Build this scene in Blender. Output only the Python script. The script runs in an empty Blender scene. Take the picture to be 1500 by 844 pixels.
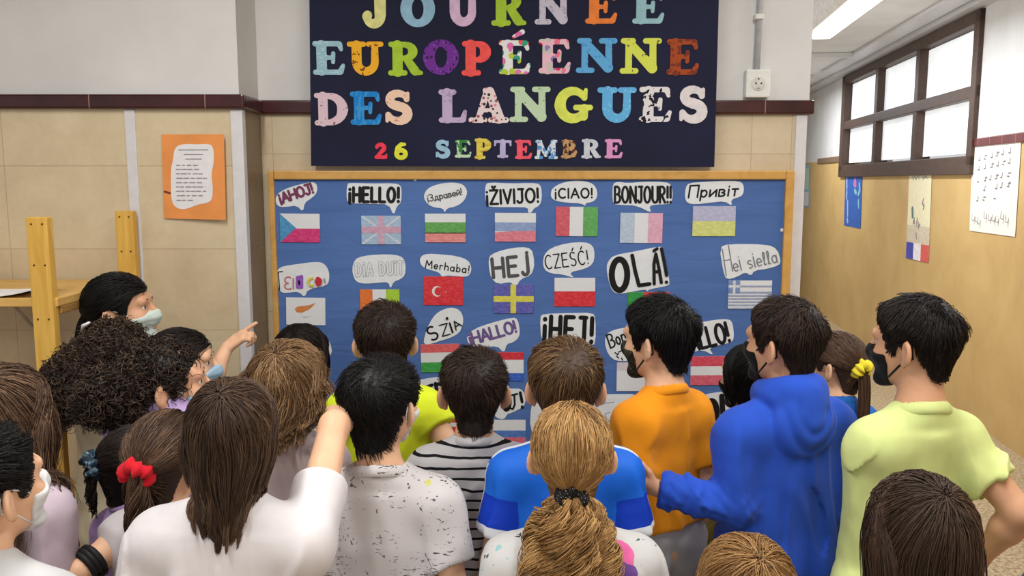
import bpy, math, random
import numpy as np
from mathutils import Matrix, Vector, Euler

# ------------------------------------------------------------------ camera, world, lights, exposure
SC = bpy.context.scene
COL = SC.collection
F = 1230.0                       # focal length in pixels of the 1500 x 844 frame
CAMZ = 1.70
PITCH = math.atan(157.0 / F)     # looking slightly down
cam = bpy.data.cameras.new('camera')
cam.sensor_width = 36.0
cam.lens = F / 1500.0 * 36.0
cam.clip_start = 0.05
camo = bpy.data.objects.new('camera', cam)
COL.objects.link(camo)
camo.location = (0, 0, CAMZ)
camo.rotation_euler = (math.pi / 2 - PITCH, 0, 0)
SC.camera = camo

SC.view_settings.view_transform = 'Standard'
SC.view_settings.look = 'None'
SC.view_settings.gamma = 1.0
SC.view_settings.use_curve_mapping = False
SC.view_settings.exposure = 0.0
SC.cycles.use_denoising = True
SC.cycles.max_bounces = 6

W = bpy.data.worlds.new('world')
SC.world = W
W.use_nodes = True
W.node_tree.nodes['Background'].inputs[0].default_value = (0.93, 0.96, 1.0, 1)
W.node_tree.nodes['Background'].inputs[1].default_value = 0.68


def area(name, loc, size, power, rot=(0, 0, 0), color=(1, 1, 1)):
    l = bpy.data.lights.new(name, 'AREA')
    l.shape = 'RECTANGLE'
    l.size, l.size_y = size
    l.energy = power
    l.color = color
    o = bpy.data.objects.new(name, l)
    COL.objects.link(o)
    o.location = loc
    o.rotation_euler = rot
    return o


CEIL = 2.96
LW = (1, .985, .95)
area('ceiling_tube_light', (-0.9, 1.25, CEIL - 0.10), (0.16, 1.5), 34, color=LW)
area('ceiling_tube_light', (0.9, 1.25, CEIL - 0.10), (0.16, 1.5), 34, color=LW)
area('ceiling_tube_light', (-0.6, -1.8, CEIL - 0.10), (0.16, 1.5), 32, color=LW)
area('ceiling_tube_light', (1.2, -1.8, CEIL - 0.10), (0.16, 1.5), 32, color=LW)
area('ceiling_tube_light', (2.31, 6.05, CEIL - 0.17), (0.14, 1.5), 44, rot=(0, 0, -0.145), color=(.94, .97, 1))
area('ceiling_tube_light', (3.0, 10.0, CEIL - 0.14), (0.14, 1.5), 46, rot=(0, 0, -0.145), color=(.94, .97, 1))
area('ceiling_tube_light', (2.0, 3.2, CEIL - 0.10), (0.14, 1.5), 24, rot=(0, 0, -0.145), color=(.94, .97, 1))

# ------------------------------------------------------------------ pixel helpers (measuring the photograph)
_fw = np.array([0, math.cos(PITCH), -math.sin(PITCH)])
_up = np.array([0, math.sin(PITCH), math.cos(PITCH)])


def ray(px, py):
    return _fw + np.array([(px - 750) / F, 0, 0]) - _up * ((py - 422) / F)


def at(px, py, Y):
    """point seen at pixel (px,py) on the plane y=Y"""
    d = ray(px, py)
    return np.array([0, 0, CAMZ]) + d * (Y / d[1])


# ------------------------------------------------------------------ colours and materials
def lin(c):
    out = []
    for v in c[:3]:
        v = v / 255.0
        out.append(v / 12.92 if v <= 0.04045 else ((v + 0.055) / 1.055) ** 2.4)
    return (out[0], out[1], out[2], 1.0)


MATS = {}


class NT:
    def __init__(s, name, rough=0.6, spec=0.3):
        s.m = bpy.data.materials.new(name)
        s.m.use_nodes = True
        s.t = s.m.node_tree
        s.b = s.t.nodes['Principled BSDF']
        s.b.inputs['Roughness'].default_value = rough
        s.b.inputs['Specular IOR Level'].default_value = spec

    def n(s, typ, **kw):
        nd = s.t.nodes.new(typ)
        for k, v in kw.items():
            if k.startswith('i_'):
                nd.inputs[int(k[2:])].default_value = v
            else:
                setattr(nd, k, v)
        return nd

    def l(s, a, b):
        s.t.links.new(a, b)

    def coord(s, kind='Object', scale=(1, 1, 1), rot=(0, 0, 0)):
        tc = s.n('ShaderNodeTexCoord')
        mp = s.n('ShaderNodeMapping')
        mp.inputs['Scale'].default_value = scale
        mp.inputs['Rotation'].default_value = rot
        s.l(tc.outputs[kind], mp.inputs['Vector'])
        return mp.outputs['Vector']

    def noise(s, vec, scale, detail=3, rough=.55, dist=0):
        nd = s.n('ShaderNodeTexNoise')
        nd.inputs['Scale'].default_value = scale
        nd.inputs['Detail'].default_value = detail
        nd.inputs['Roughness'].default_value = rough
        nd.inputs['Distortion'].default_value = dist
        if vec is not None:
            s.l(vec, nd.inputs['Vector'])
        return nd.outputs['Fac']

    def vor(s, vec, scale, feature='F1', out='Distance', rnd=1.0):
        nd = s.n('ShaderNodeTexVoronoi', feature=feature)
        nd.inputs['Scale'].default_value = scale
        nd.inputs['Randomness'].default_value = rnd
        if vec is not None:
            s.l(vec, nd.inputs['Vector'])
        return nd.outputs[out]

    def ramp(s, fac, stops, interp='LINEAR'):
        nd = s.n('ShaderNodeValToRGB')
        nd.color_ramp.interpolation = interp
        e = nd.color_ramp.elements
        while len(e) < len(stops):
            e.new(0.5)
        for el, (p, c) in zip(e, stops):
            el.position = p
            el.color = c if len(c) == 4 else lin(c)
        s.l(fac, nd.inputs[0])
        return nd.outputs[0]

    def mix(s, fac, a, b, blend='MIX'):
        nd = s.n('ShaderNodeMix', data_type='RGBA', blend_type=blend)
        for sock, v in ((nd.inputs[0], fac), (nd.inputs[6], a), (nd.inputs[7], b)):
            if hasattr(v, 'links') or hasattr(v, 'is_linked'):
                s.l(v, sock)
            elif isinstance(v, (int, float)):
                sock.default_value = v
            else:
                sock.default_value = v if len(v) == 4 else lin(v)
        return nd.outputs[2]

    def math(s, op, a, b=0.0, c=0.0):
        nd = s.n('ShaderNodeMath', operation=op)
        for i, v in enumerate((a, b, c)):
            if isinstance(v, (int, float)):
                nd.inputs[i].default_value = v
            else:
                s.l(v, nd.inputs[i])
        return nd.outputs[0]

    def sep(s, vec):
        nd = s.n('ShaderNodeSeparateXYZ')
        s.l(vec, nd.inputs[0])
        return nd.outputs

    def attr(s, name):
        nd = s.n('ShaderNodeAttribute', attribute_name=name)
        return nd.outputs['Fac']

    def col(s, c):
        if isinstance(c, (tuple, list)):
            s.b.inputs['Base Color'].default_value = lin(c)
        else:
            s.l(c, s.b.inputs['Base Color'])

    def bump(s, h, strength=.3, dist=.01):
        nd = s.n('ShaderNodeBump')
        nd.inputs['Strength'].default_value = strength
        nd.inputs['Distance'].default_value = dist
        s.l(h, nd.inputs['Height'])
        s.l(nd.outputs[0], s.b.inputs['Normal'])


def plain(name, c, rough=.6, spec=.3, var=.06, scale=30):
    """flat-coloured procedural material with a faint mottling"""
    key = (name, tuple(c))
    if key in MATS:
        return MATS[key]
    t = NT(name, rough, spec)
    v = t.coord()
    nz = t.noise(v, scale, 3)
    a = tuple(max(0, x * (1 - var)) for x in c)
    b = tuple(min(255, x * (1 + var)) for x in c)
    t.col(t.ramp(nz, [(.3, a), (.7, b)]))
    MATS[key] = t.m
    return t.m


def dotted(name, base, dots, scale=60, size=.32, rough=.7):
    """paper with dots of several colours"""
    t = NT(name, rough, .2)
    v = t.coord()
    nd = t.n('ShaderNodeTexVoronoi')
    nd.inputs['Scale'].default_value = scale
    t.l(v, nd.inputs['Vector'])
    sel = t.math('LESS_THAN', nd.outputs['Distance'], size)
    s = t.sep(nd.outputs['Color'])
    k = len(dots)
    pal = t.ramp(s[0], [(i / k, d) for i, d in enumerate(dots)], 'CONSTANT')
    t.col(t.mix(sel, base, pal))
    return t.m


# ------------------------------------------------------------------ mesh building
def mesh_np(name, V, Q, mat=None, parent=None, smooth=True, attrs=None, T=None):
    """mesh from numpy verts and quads (and triangles)"""
    me = bpy.data.meshes.new(name)
    V = np.asarray(V, np.float32)
    Q = np.asarray(Q, np.int32).reshape(-1, 4)
    T = np.zeros((0, 3), np.int32) if T is None else np.asarray(T, np.int32).reshape(-1, 3)
    me.vertices.add(len(V))
    me.vertices.foreach_set('co', V.ravel())
    me.loops.add(Q.size + T.size)
    me.loops.foreach_set('vertex_index', np.concatenate([Q.ravel(), T.ravel()]))
    me.polygons.add(len(Q) + len(T))
    st = np.concatenate([np.arange(len(Q)) * 4, Q.size + np.arange(len(T)) * 3]).astype(np.int32)
    me.polygons.foreach_set('loop_start', st)
    if smooth:
        me.polygons.foreach_set('use_smooth', np.ones(len(st), bool))
    for k, a in (attrs or {}).items():
        at_ = me.attributes.new(k, 'FLOAT', 'POINT')
        at_.data.foreach_set('value', np.asarray(a, np.float32))
    me.update(calc_edges=True)
    o = bpy.data.objects.new(name, me)
    COL.objects.link(o)
    if mat:
        me.materials.append(mat)
    if parent is not None:
        o.parent = parent
    return o


class MB:
    """collects simple solids into one mesh"""

    def __init__(s):
        s.v, s.f = [], []

    def add(s, vs, fs):
        b = len(s.v)
        s.v += [tuple(float(c) for c in v) for v in vs]
        s.f += [tuple(b + i for i in f) for f in fs]
        return s

    def box(s, lo, hi, bev=0.0):
        x0, y0, z0 = lo
        x1, y1, z1 = hi
        if bev <= 0:
            vs = [(x, y, z) for z in (z0, z1) for y in (y0, y1) for x in (x0, x1)]
            fs = [(0, 2, 3, 1), (4, 5, 7, 6), (0, 1, 5, 4), (2, 6, 7, 3), (0, 4, 6, 2), (1, 3, 7, 5)]
            return s.add(vs, fs)
        import bmesh
        bm = bmesh.new()
        bmesh.ops.create_cube(bm, size=1)
        for v in bm.verts:
            v.co = Vector(((x0 + x1) / 2 + v.co.x * (x1 - x0), (y0 + y1) / 2 + v.co.y * (y1 - y0), (z0 + z1) / 2 + v.co.z * (z1 - z0)))
        bmesh.ops.bevel(bm, geom=list(bm.edges), offset=bev, segments=2, profile=.6, affect='EDGES')
        bm.verts.index_update()
        s.add([v.co for v in bm.verts], [[v.index for v in f.verts] for f in bm.faces])
        bm.free()
        return s

    def tube(s, pts, r, n=10, close=False):
        pts = [np.array(p, float) for p in pts]
        m = len(pts)
        rs = r if isinstance(r, (list, tuple)) else [r] * m
        vs, fs = [], []
        for i, p in enumerate(pts):
            if close:
                t = pts[(i + 1) % m] - pts[i - 1]
            else:
                t = pts[min(i + 1, m - 1)] - pts[max(i - 1, 0)]
            t /= np.linalg.norm(t) + 1e-9
            ref = np.array([0, 0, 1.0]) if abs(t[2]) < .9 else np.array([1.0, 0, 0])
            u = np.cross(t, ref)
            u /= np.linalg.norm(u)
            w = np.cross(t, u)
            for k in range(n):
                a = 2 * math.pi * k / n
                vs.append(p + rs[i] * (math.cos(a) * u + math.sin(a) * w))
        for i in range(m if close else m - 1):
            j = (i + 1) % m
            for k in range(n):
                fs.append((i * n + k, i * n + (k + 1) % n, j * n + (k + 1) % n, j * n + k))
        if not close:
            fs.append(tuple(range(n))[::-1])
            fs.append(tuple((m - 1) * n + k for k in range(n)))
        return s.add(vs, fs)

    def prism(s, poly, y0, y1):
        """polygon in (x,z), extruded from y0 (front) to y1"""
        n = len(poly)
        vs = [(x, y0, z) for x, z in poly] + [(x, y1, z) for x, z in poly]
        fs = [tuple(range(n)), tuple(range(2 * n - 1, n - 1, -1))]
        fs += [(i, n + i, n + (i + 1) % n, (i + 1) % n) for i in range(n)]
        return s.add(vs, fs)

    def build(s, name, mat, parent=None, smooth=False):
        me = bpy.data.meshes.new(name)
        me.from_pydata(s.v, [], s.f)
        me.validate()
        import bmesh
        bm = bmesh.new()
        bm.from_mesh(me)
        bmesh.ops.recalc_face_normals(bm, faces=bm.faces)
        bm.to_mesh(me)
        bm.free()
        if smooth:
            for p in me.polygons:
                p.use_smooth = True
        if mat:
            me.materials.append(mat)
        o = bpy.data.objects.new(name, me)
        COL.objects.link(o)
        if parent is not None:
            o.parent = parent
        return o


def tag(o, label, cat, group=None):
    o['label'] = label
    o['category'] = cat
    if group:
        o['group'] = group
    return o


def struct(o):
    o['kind'] = 'structure'
    return o


def empty(name, loc=(0, 0, 0), rz=0):
    o = bpy.data.objects.new(name, None)
    o.empty_display_size = .1
    COL.objects.link(o)
    o.location = [float(c) for c in loc]
    o.rotation_euler = (0, 0, rz)
    return o


def origin_to(o, p):
    """move an object's origin without moving its mesh"""
    p = Vector([float(c) for c in p])
    o.data.transform(Matrix.Translation(-p))
    o.location = p
    return o


# ------------------------------------------------------------------ smooth solids from distance functions
def smin(a, b, k):
    if k <= 0:
        return np.minimum(a, b)
    h = np.clip(.5 + .5 * (b - a) / k, 0, 1)
    return b * (1 - h) + a * h - k * h * (1 - h)


def smax(a, b, k):
    return -smin(-a, -b, k)


def rc(a, b, ra, rb, sy=1.0):
    """tapered capsule; sy<1 squashes it front to back"""
    a = np.array(a, np.float32)
    b = np.array(b, np.float32)
    S = np.array([1, 1 / sy, 1], np.float32)

    def f(P):
        p = P * S
        A, B = a * S, b * S
        ab = B - A
        t = np.clip(((p - A) @ ab) / (ab @ ab + 1e-9), 0, 1)
        q = p - A - t[:, None] * ab
        d = np.sqrt((q * q).sum(1)) - (ra + (rb - ra) * t)
        return d * (sy if sy < 1 else 1) ** .5
    return f


def ell(c, r, M=None):
    c = np.array(c, np.float32)
    r = np.array(r, np.float32)

    def f(P):
        q = P - c
        if M is not None:
            q = q @ M
        k0 = np.sqrt(((q / r) ** 2).sum(1)) + 1e-9
        k1 = np.sqrt(((q / (r * r)) ** 2).sum(1)) + 1e-9
        return k0 * (k0 - 1) / k1
    return f


def union(parts, k=.02):
    def f(P):
        d = None
        for p in parts:
            kk = k
            if isinstance(p, tuple):
                p, kk = p
            e = p(P)
            d = e if d is None else smin(d, e, kk)
        return d
    return f


def surf(f, xs, ys, zs, blk=4):
    """surface nets on a rectilinear grid, evaluated only near the surface"""
    def pad(a):
        while (len(a) - 1) % blk:
            a = np.append(a, a[-1] + (a[-1] - a[-2]))
        return a.astype(np.float32)
    xs, ys, zs = pad(xs), pad(ys), pad(zs)
    nb = [(len(a) - 1) // blk for a in (xs, ys, zs)]
    ce = [(a[:-1:blk][:n] + a[blk::blk][:n]) / 2 for a, n in zip((xs, ys, zs), nb)]
    hw = [(a[blk::blk][:n] - a[:-1:blk][:n]) / 2 for a, n in zip((xs, ys, zs), nb)]
    G = np.stack(np.meshgrid(*ce, indexing='ij'), -1).reshape(-1, 3).astype(np.float32)
    H = np.stack(np.meshgrid(*hw, indexing='ij'), -1).reshape(-1, 3)
    D0 = f(G)
    act = np.abs(D0) < np.sqrt((H ** 2).sum(1)) * 1.45 + .004
    A = act.reshape(nb)
    D0 = D0.reshape(nb)
    shp = (len(xs), len(ys), len(zs))
    D = np.empty(shp, np.float32)
    R = D0.repeat(blk, 0).repeat(blk, 1).repeat(blk, 2)
    D[:-1, :-1, :-1] = R
    D[-1], D[:, -1], D[:, :, -1] = .1, .1, .1
    M = np.zeros(shp, bool)
    Ar = A.repeat(blk, 0).repeat(blk, 1).repeat(blk, 2)
    for i in (0, 1):
        for j in (0, 1):
            for k in (0, 1):
                M[i:shp[0] - 1 + i, j:shp[1] - 1 + j, k:shp[2] - 1 + k] |= Ar
    I = np.nonzero(M)
    P = np.stack([xs[I[0]], ys[I[1]], zs[I[2]]], 1)
    out = np.empty(len(P), np.float32)
    for s in range(0, len(P), 200000):
        out[s:s + 200000] = f(P[s:s + 200000])
    D[I] = out
    D[0], D[-1] = np.abs(D[0]) + 1e-4, np.abs(D[-1]) + 1e-4
    D[:, 0], D[:, -1] = np.abs(D[:, 0]) + 1e-4, np.abs(D[:, -1]) + 1e-4
    D[:, :, 0], D[:, :, -1] = np.abs(D[:, :, 0]) + 1e-4, np.abs(D[:, :, -1]) + 1e-4
    S = D < 0
    cnt = np.zeros([n - 1 for n in shp], np.int8)
    for i in (0, 1):
        for j in (0, 1):
            for k in (0, 1):
                cnt += S[i:shp[0] - 1 + i, j:shp[1] - 1 + j, k:shp[2] - 1 + k]
    mixed = (cnt > 0) & (cnt < 8)
    C = np.nonzero(mixed)
    idx = np.full(mixed.shape, -1, np.int32)
    idx[C] = np.arange(len(C[0]))
    corner = {}
    for i in (0, 1):
        for j in (0, 1):
            for k in (0, 1):
                corner[i, j, k] = D[C[0] + i, C[1] + j, C[2] + k]
    acc = np.zeros((len(C[0]), 3), np.float64)
    num = np.zeros(len(C[0]))
    X = np.stack([xs[C[0]], ys[C[1]], zs[C[2]]], 1)
    dX = np.stack([xs[C[0] + 1], ys[C[1] + 1], zs[C[2] + 1]], 1) - X
    for ax in range(3):
        o1, o2 = [a for a in range(3) if a != ax]
        for p in (0, 1):
            for q in (0, 1):
                c0 = [0, 0, 0]
                c0[o1], c0[o2] = p, q
                c1 = list(c0)
                c1[ax] = 1
                a, b = corner[tuple(c0)], corner[tuple(c1)]
                m = (a < 0) != (b < 0)
                t = np.where(m, a / np.where(m, a - b, 1), 0)
                loc = np.tile(np.array(c0, float), (len(a), 1))
                loc[:, ax] = t
                acc += np.where(m[:, None], loc, 0)
                num += m
    V = X + dX * (acc / np.maximum(num, 1)[:, None])
    quads = []
    for ax in range(3):
        o1, o2 = (ax + 1) % 3, (ax + 2) % 3
        s0 = [slice(None)] * 3
        s1 = [slice(None)] * 3
        s0[ax], s1[ax] = slice(0, -1), slice(1, None)
        E = S[tuple(s0)] != S[tuple(s1)]
        e = np.nonzero(E)
        keep = (e[o1] > 0) & (e[o2] > 0) & (e[o1] < mixed.shape[o1]) & (e[o2] < mixed.shape[o2])
        e = [c[keep] for c in e]
        neg = S[tuple(e)]
        ids = []
        for (u, v) in ((-1, -1), (0, -1), (0, 0), (-1, 0)):
            c = list(e)
            c[o1] = c[o1] + u
            c[o2] = c[o2] + v
            ids.append(idx[tuple(c)])
        q = np.stack(ids, 1)
        q[~neg] = q[~neg][:, ::-1]
        quads.append(q)
    Q = np.concatenate(quads)
    Q = Q[(Q >= 0).all(1)]
    return V.astype(np.float32), Q


def grid(lo, hi, h):
    return [np.arange(a, b + h, h) for a, b in zip(lo, hi)]


def wob(P, seed, wl=.08, n=5, stretch=(1, 1, 1)):
    """smooth pseudo-random field, about -1..1"""
    rg = np.random.RandomState(seed)
    S = np.array(stretch, np.float32)
    out = np.zeros(len(P), np.float32)
    q = P * S
    for i in range(n):
        d = rg.normal(size=3)
        d /= np.linalg.norm(d)
        w = 2 * math.pi / (wl * rg.uniform(.6, 1.5))
        d2 = rg.normal(size=3)
        d2 /= np.linalg.norm(d2)
        out += np.sin(q @ (d * w).astype(np.float32) + rg.uniform(0, 6.3) + 1.2 * np.sin(q @ (d2 * w * .6).astype(np.float32) + rg.uniform(0, 6.3)))
    return out / n ** .5 * .8


# ------------------------------------------------------------------ flat cut-outs from a 2D distance function
def sheet2d(f, lo, hi, h):
    """faces of the region f<0 : returns verts (x,z) and faces, marching squares with shared verts"""
    xs = np.arange(lo[0] - h, hi[0] + 2 * h, h)
    zs = np.arange(lo[1] - h, hi[1] + 2 * h, h)
    X, Z = np.meshgrid(xs, zs, indexing='ij')
    D = f(np.stack([X.ravel(), Z.ravel()], 1)).reshape(X.shape)
    verts, faces, key = [], [], {}

    def vert(k, p):
        if k not in key:
            key[k] = len(verts)
            verts.append(p)
        return key[k]
    S = D < 0
    any_ = S[:-1, :-1] | S[1:, :-1] | S[:-1, 1:] | S[1:, 1:]
    for i, j in zip(*np.nonzero(any_)):
        c = [(i, j), (i + 1, j), (i + 1, j + 1), (i, j + 1)]
        poly = []
        for a in range(4):
            p, q = c[a], c[(a + 1) % 4]
            if S[p]:
                poly.append(vert(p, (xs[p[0]], zs[p[1]])))
            if S[p] != S[q]:
                t = D[p] / (D[p] - D[q])
                k = (min(p, q), max(p, q))
                poly.append(vert(k, (xs[p[0]] + t * (xs[q[0]] - xs[p[0]]), zs[p[1]] + t * (zs[q[1]] - zs[p[1]]))))
        if len(poly) > 2:
            faces.append(poly)
    return verts, faces


def cutout(name, f, lo, hi, h, y, thick, mat, parent=None):
    """paper shape standing in the plane y, front face at y-thick"""
    vs, fs = sheet2d(f, lo, hi, h)
    n = len(vs)
    mb = MB()
    V = [(x, y - thick, z) for x, z in vs] + [(x, y, z) for x, z in vs]
    ed = {}
    for p in fs:
        for a, b in zip(p, p[1:] + p[:1]):
            ed[(a, b)] = ed.get((a, b), 0) + 1
    FS = list(map(tuple, fs))
    for (a, b) in ed:
        if (b, a) not in ed:
            FS.append((b, a, a + n, b + n))
    mb.add(V, FS)
    me = bpy.data.meshes.new(name)
    me.from_pydata(mb.v, [], mb.f)
    o = bpy.data.objects.new(name, me)
    me.materials.append(mat)
    COL.objects.link(o)
    if parent is not None:
        o.parent = parent
    return o


def cap2(segs):
    """union of 2D tapered strokes"""
    A = np.array([s[0:2] for s in segs])
    B = np.array([s[3:5] for s in segs])
    ra = np.array([s[2] for s in segs])
    rb = np.array([s[5] for s in segs])

    def f(P):
        d = None
        for a, b, r0, r1 in zip(A, B, ra, rb):
            ab = b - a
            t = np.clip(((P - a) @ ab) / (ab @ ab + 1e-12), 0, 1)
            q = P - a - t[:, None] * ab
            e = np.sqrt((q * q).sum(1)) - (r0 + (r1 - r0) * t)
            d = e if d is None else np.minimum(d, e)
        return d
    return f


def chaikin(pts, n=2):
    pts = [np.array(p, float) for p in pts]
    for _ in range(n):
        out = []
        for a, b in zip(pts, pts[1:] + pts[:1]):
            out += [a * .75 + b * .25, a * .25 + b * .75]
        pts = out
    return pts


def tri_poly(pts):
    from mathutils.geometry import tessellate_polygon
    return tessellate_polygon([[Vector((p[0], p[1], 0)) for p in pts]])


def paper(name, pts, y, thick, mat, parent=None):
    """paper cut to a traced outline [(x,z)]"""
    n = len(pts)
    tr = tri_poly(pts)
    mb = MB()
    V = [(p[0], y - thick, p[1]) for p in pts] + [(p[0], y, p[1]) for p in pts]
    fs = [tuple(t) for t in tr] + [tuple(i + n for i in t[::-1]) for t in tr]
    fs += [(i, (i + 1) % n, n + (i + 1) % n, n + i) for i in range(n)]
    mb.add(V, fs)
    return mb.build(name, mat, parent)


def ribbons(strokes, width, y):
    """ink strokes [(list of (x,z))] as flat ribbons with round ends -> MB"""
    mb = MB()
    y0, piece = y, 0
    for st in strokes:
        p = [np.array(q, float) for q in st]
        for k, q in enumerate(p):
            piece += 1
            y = y0 - 4e-6 * piece          # laid one over another, never in one plane
            vs = [(q[0] + width / 2 * math.cos(a), y, q[1] + width / 2 * math.sin(a)) for a in np.linspace(0, 2 * math.pi, 9)[:-1]]
            mb.add(vs, [tuple(range(8))])
        for a, b in zip(p[:-1], p[1:]):
            d = b - a
            L = np.linalg.norm(d)
            if L < 1e-6:
                continue
            nn = np.array([-d[1], d[0]]) / L * width / 2
            piece += 1
            y = y0 - 4e-6 * piece
            mb.add([(a[0] + nn[0], y, a[1] + nn[1]), (a[0] - nn[0], y, a[1] - nn[1]), (b[0] - nn[0], y, b[1] - nn[1]), (b[0] + nn[0], y, b[1] + nn[1])], [(0, 1, 2, 3)])
    return mb

# ------------------------------------------------------------------ the setting
YB = 3.20                 # wall with the board
YL = 2.974                # left wall, standing forward
XC = -0.943               # corner where it steps back
XE = 1.113                # free end of the board wall
TRIM = 1.972


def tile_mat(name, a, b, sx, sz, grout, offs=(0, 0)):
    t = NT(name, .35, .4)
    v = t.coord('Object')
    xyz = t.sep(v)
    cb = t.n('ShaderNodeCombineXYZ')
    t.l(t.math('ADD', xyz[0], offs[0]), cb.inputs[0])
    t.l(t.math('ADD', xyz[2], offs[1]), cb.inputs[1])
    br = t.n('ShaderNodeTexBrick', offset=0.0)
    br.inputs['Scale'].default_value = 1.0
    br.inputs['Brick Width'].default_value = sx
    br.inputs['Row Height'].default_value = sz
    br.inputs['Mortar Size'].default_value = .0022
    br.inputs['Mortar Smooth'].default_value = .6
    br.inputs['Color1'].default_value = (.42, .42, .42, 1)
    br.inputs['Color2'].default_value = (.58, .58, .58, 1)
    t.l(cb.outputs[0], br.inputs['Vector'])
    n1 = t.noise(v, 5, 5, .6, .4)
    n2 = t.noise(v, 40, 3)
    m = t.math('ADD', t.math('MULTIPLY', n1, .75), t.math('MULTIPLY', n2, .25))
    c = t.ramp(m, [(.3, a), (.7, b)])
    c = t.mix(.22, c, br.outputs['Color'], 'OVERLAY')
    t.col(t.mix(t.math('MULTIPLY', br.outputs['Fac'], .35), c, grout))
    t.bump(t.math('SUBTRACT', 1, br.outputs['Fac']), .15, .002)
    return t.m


M_TILE = tile_mat('beige wall tile', (198, 179, 146), (218, 201, 168), .445, .292, (170, 150, 118))
M_TILE2 = tile_mat('beige wall tile of the board wall', (196, 178, 148), (214, 198, 170), .15, .6, (172, 154, 126))


def plaster(name, c, var=.03, rough=.8):
    t = NT(name, rough, .2)
    v = t.coord()
    n = t.noise(v, 3, 4)
    t.col(t.ramp(n, [(.3, tuple(x * (1 - var) for x in c)), (.7, tuple(min(255, x * (1 + var)) for x in c))]))
    t.bump(t.noise(v, 90, 2), .06, .003)
    return t.m


M_WHITE = plaster('white wall paint', (216, 215, 214))
M_CEIL = plaster('ceiling paint', (226, 226, 226))


def ochre_mat():
    t = NT('ochre wall paint', .55, .3)
    v = t.coord()
    n = t.noise(v, 2.2, 5, .6, .5)
    t.col(t.ramp(n, [(.25, (194, 160, 104)), (.55, (208, 175, 116)), (.8, (214, 184, 128))]))
    t.bump(t.noise(v, 60, 3), .12, .004)
    return t.m


M_OCHRE = ochre_mat()


def maroon_mat():
    t = NT('dark maroon glazed tile', .22, .5)
    v = t.coord()
    xyz = t.sep(v)
    fx = t.math('FRACT', t.math('MULTIPLY', t.math('ADD', xyz[0], 9.06), 1 / .40))
    j = t.math('LESS_THAN', fx, .008)
    n = t.noise(v, 9, 3)
    t.col(t.mix(j, t.ramp(n, [(.3, (52, 20, 20)), (.7, (74, 30, 30))]), (150, 120, 110)))
    return t.m


M_MAROON = maroon_mat()


def floor_mat():
    t = NT('terrazzo floor', .3, .4)
    v = t.coord()
    n = t.noise(v, 60, 4)
    n2 = t.noise(v, 2, 2)
    c = t.ramp(n, [(.35, (120, 100, 78)), (.5, (182, 164, 134)), (.65, (205, 190, 164))])
    t.col(t.mix(t.math('MULTIPLY', n2, .4), c, (150, 128, 100)))
    return t.m


M_FLOOR = floor_mat()

struct(MB().box((-6, -6, -.1), (9, 18, 0)).build('floor', M_FLOOR))
struct(MB().box((-6, -6, CEIL), (9, 18, CEIL + .15)).build('ceiling', M_CEIL))

# left wall (lower tiled part, upper painted part are one wall: a mesh each because the cladding is proud of the paint)
struct(MB().box((-6, YL, 0), (XC, YL + .5, TRIM - .02)).build('wall_left', M_TILE))
struct(MB().box((-6, YL + .006, TRIM - .02), (XC - .006, YL + .5, CEIL)).build('wall_left_upper', M_WHITE))
struct(MB().box((XC - .4, YB, 0), (XE - .012, YB + .22, TRIM - .02)).build('wall_back', M_TILE2))
struct(MB().box((XC - .4, YB + .006, TRIM - .02), (XE, YB + .22, CEIL)).build('wall_back_upper', M_WHITE))
struct(MB().box((XC - .3, YL + .028, 0), (XC + .0015, YB - .001, TRIM - .024)).build('wall_return', tile_mat('darker brown tile of the return', (116, 102, 80), (132, 116, 92), .6, .292, (104, 92, 72))))  # return face coloured darker and browner than the tiled walls beside it
# dark glazed tile rail
tr = MB()
tr.box((-6, YL - .022, TRIM - .025), (XC + .018, YL + .01, TRIM + .025), .008)
tr.box((XC - .01, YL - .01, TRIM - .025), (XC + .018, YB, TRIM + .025), .008)
struct(tr.build('trim_1', M_MAROON))
struct(MB().box((XC + .005, YB - .02, TRIM - .026), (XE + .012, YB + .20, TRIM + .026), .008).build('trim_2', M_MAROON))
# white plastic edge strips
M_PLAST = plain('white plastic strip', (214, 212, 214), .4, .4, .02)
x1 = at(195, 250, YL)[0]
struct(MB().box((x1 - .018, YL - .006, 0), (x1 + .018, YL + .01, TRIM - .026), .003).build('trim_3', M_PLAST))
struct(MB().box((XC - .036, YL - .006, 0), (XC + .006, YL + .03, TRIM - .026), .003).build('trim_4', M_PLAST))
struct(MB().box((XE - .05, YB - .006, 0), (XE - .008, YB + .03, TRIM - .027), .003).build('trim_5', M_PLAST))

# corridor wall on the right, running away
WD = np.array([.1442, .9896])          # direction of the wall on the ground
WN = np.array([-.9896, .1442])         # its normal, into the corridor
WP = np.array([3.30, 6.0])
WROT = -math.atan2(WD[0], WD[1])       # local +Y runs along the wall, local +X into the wall


def on_wall(px, py):
    """pixel -> (along, height) on the corridor wall"""
    d = ray(px, py)
    t = (WP @ WN) / (d[:2] @ WN)
    p = d * t
    return float((p[:2] - WP) @ WD), float(p[2] + CAMZ)


def wall_obj(o):
    o.location = (WP[0], WP[1], 0)
    o.rotation_euler = (0, 0, WROT)
    return o


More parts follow.
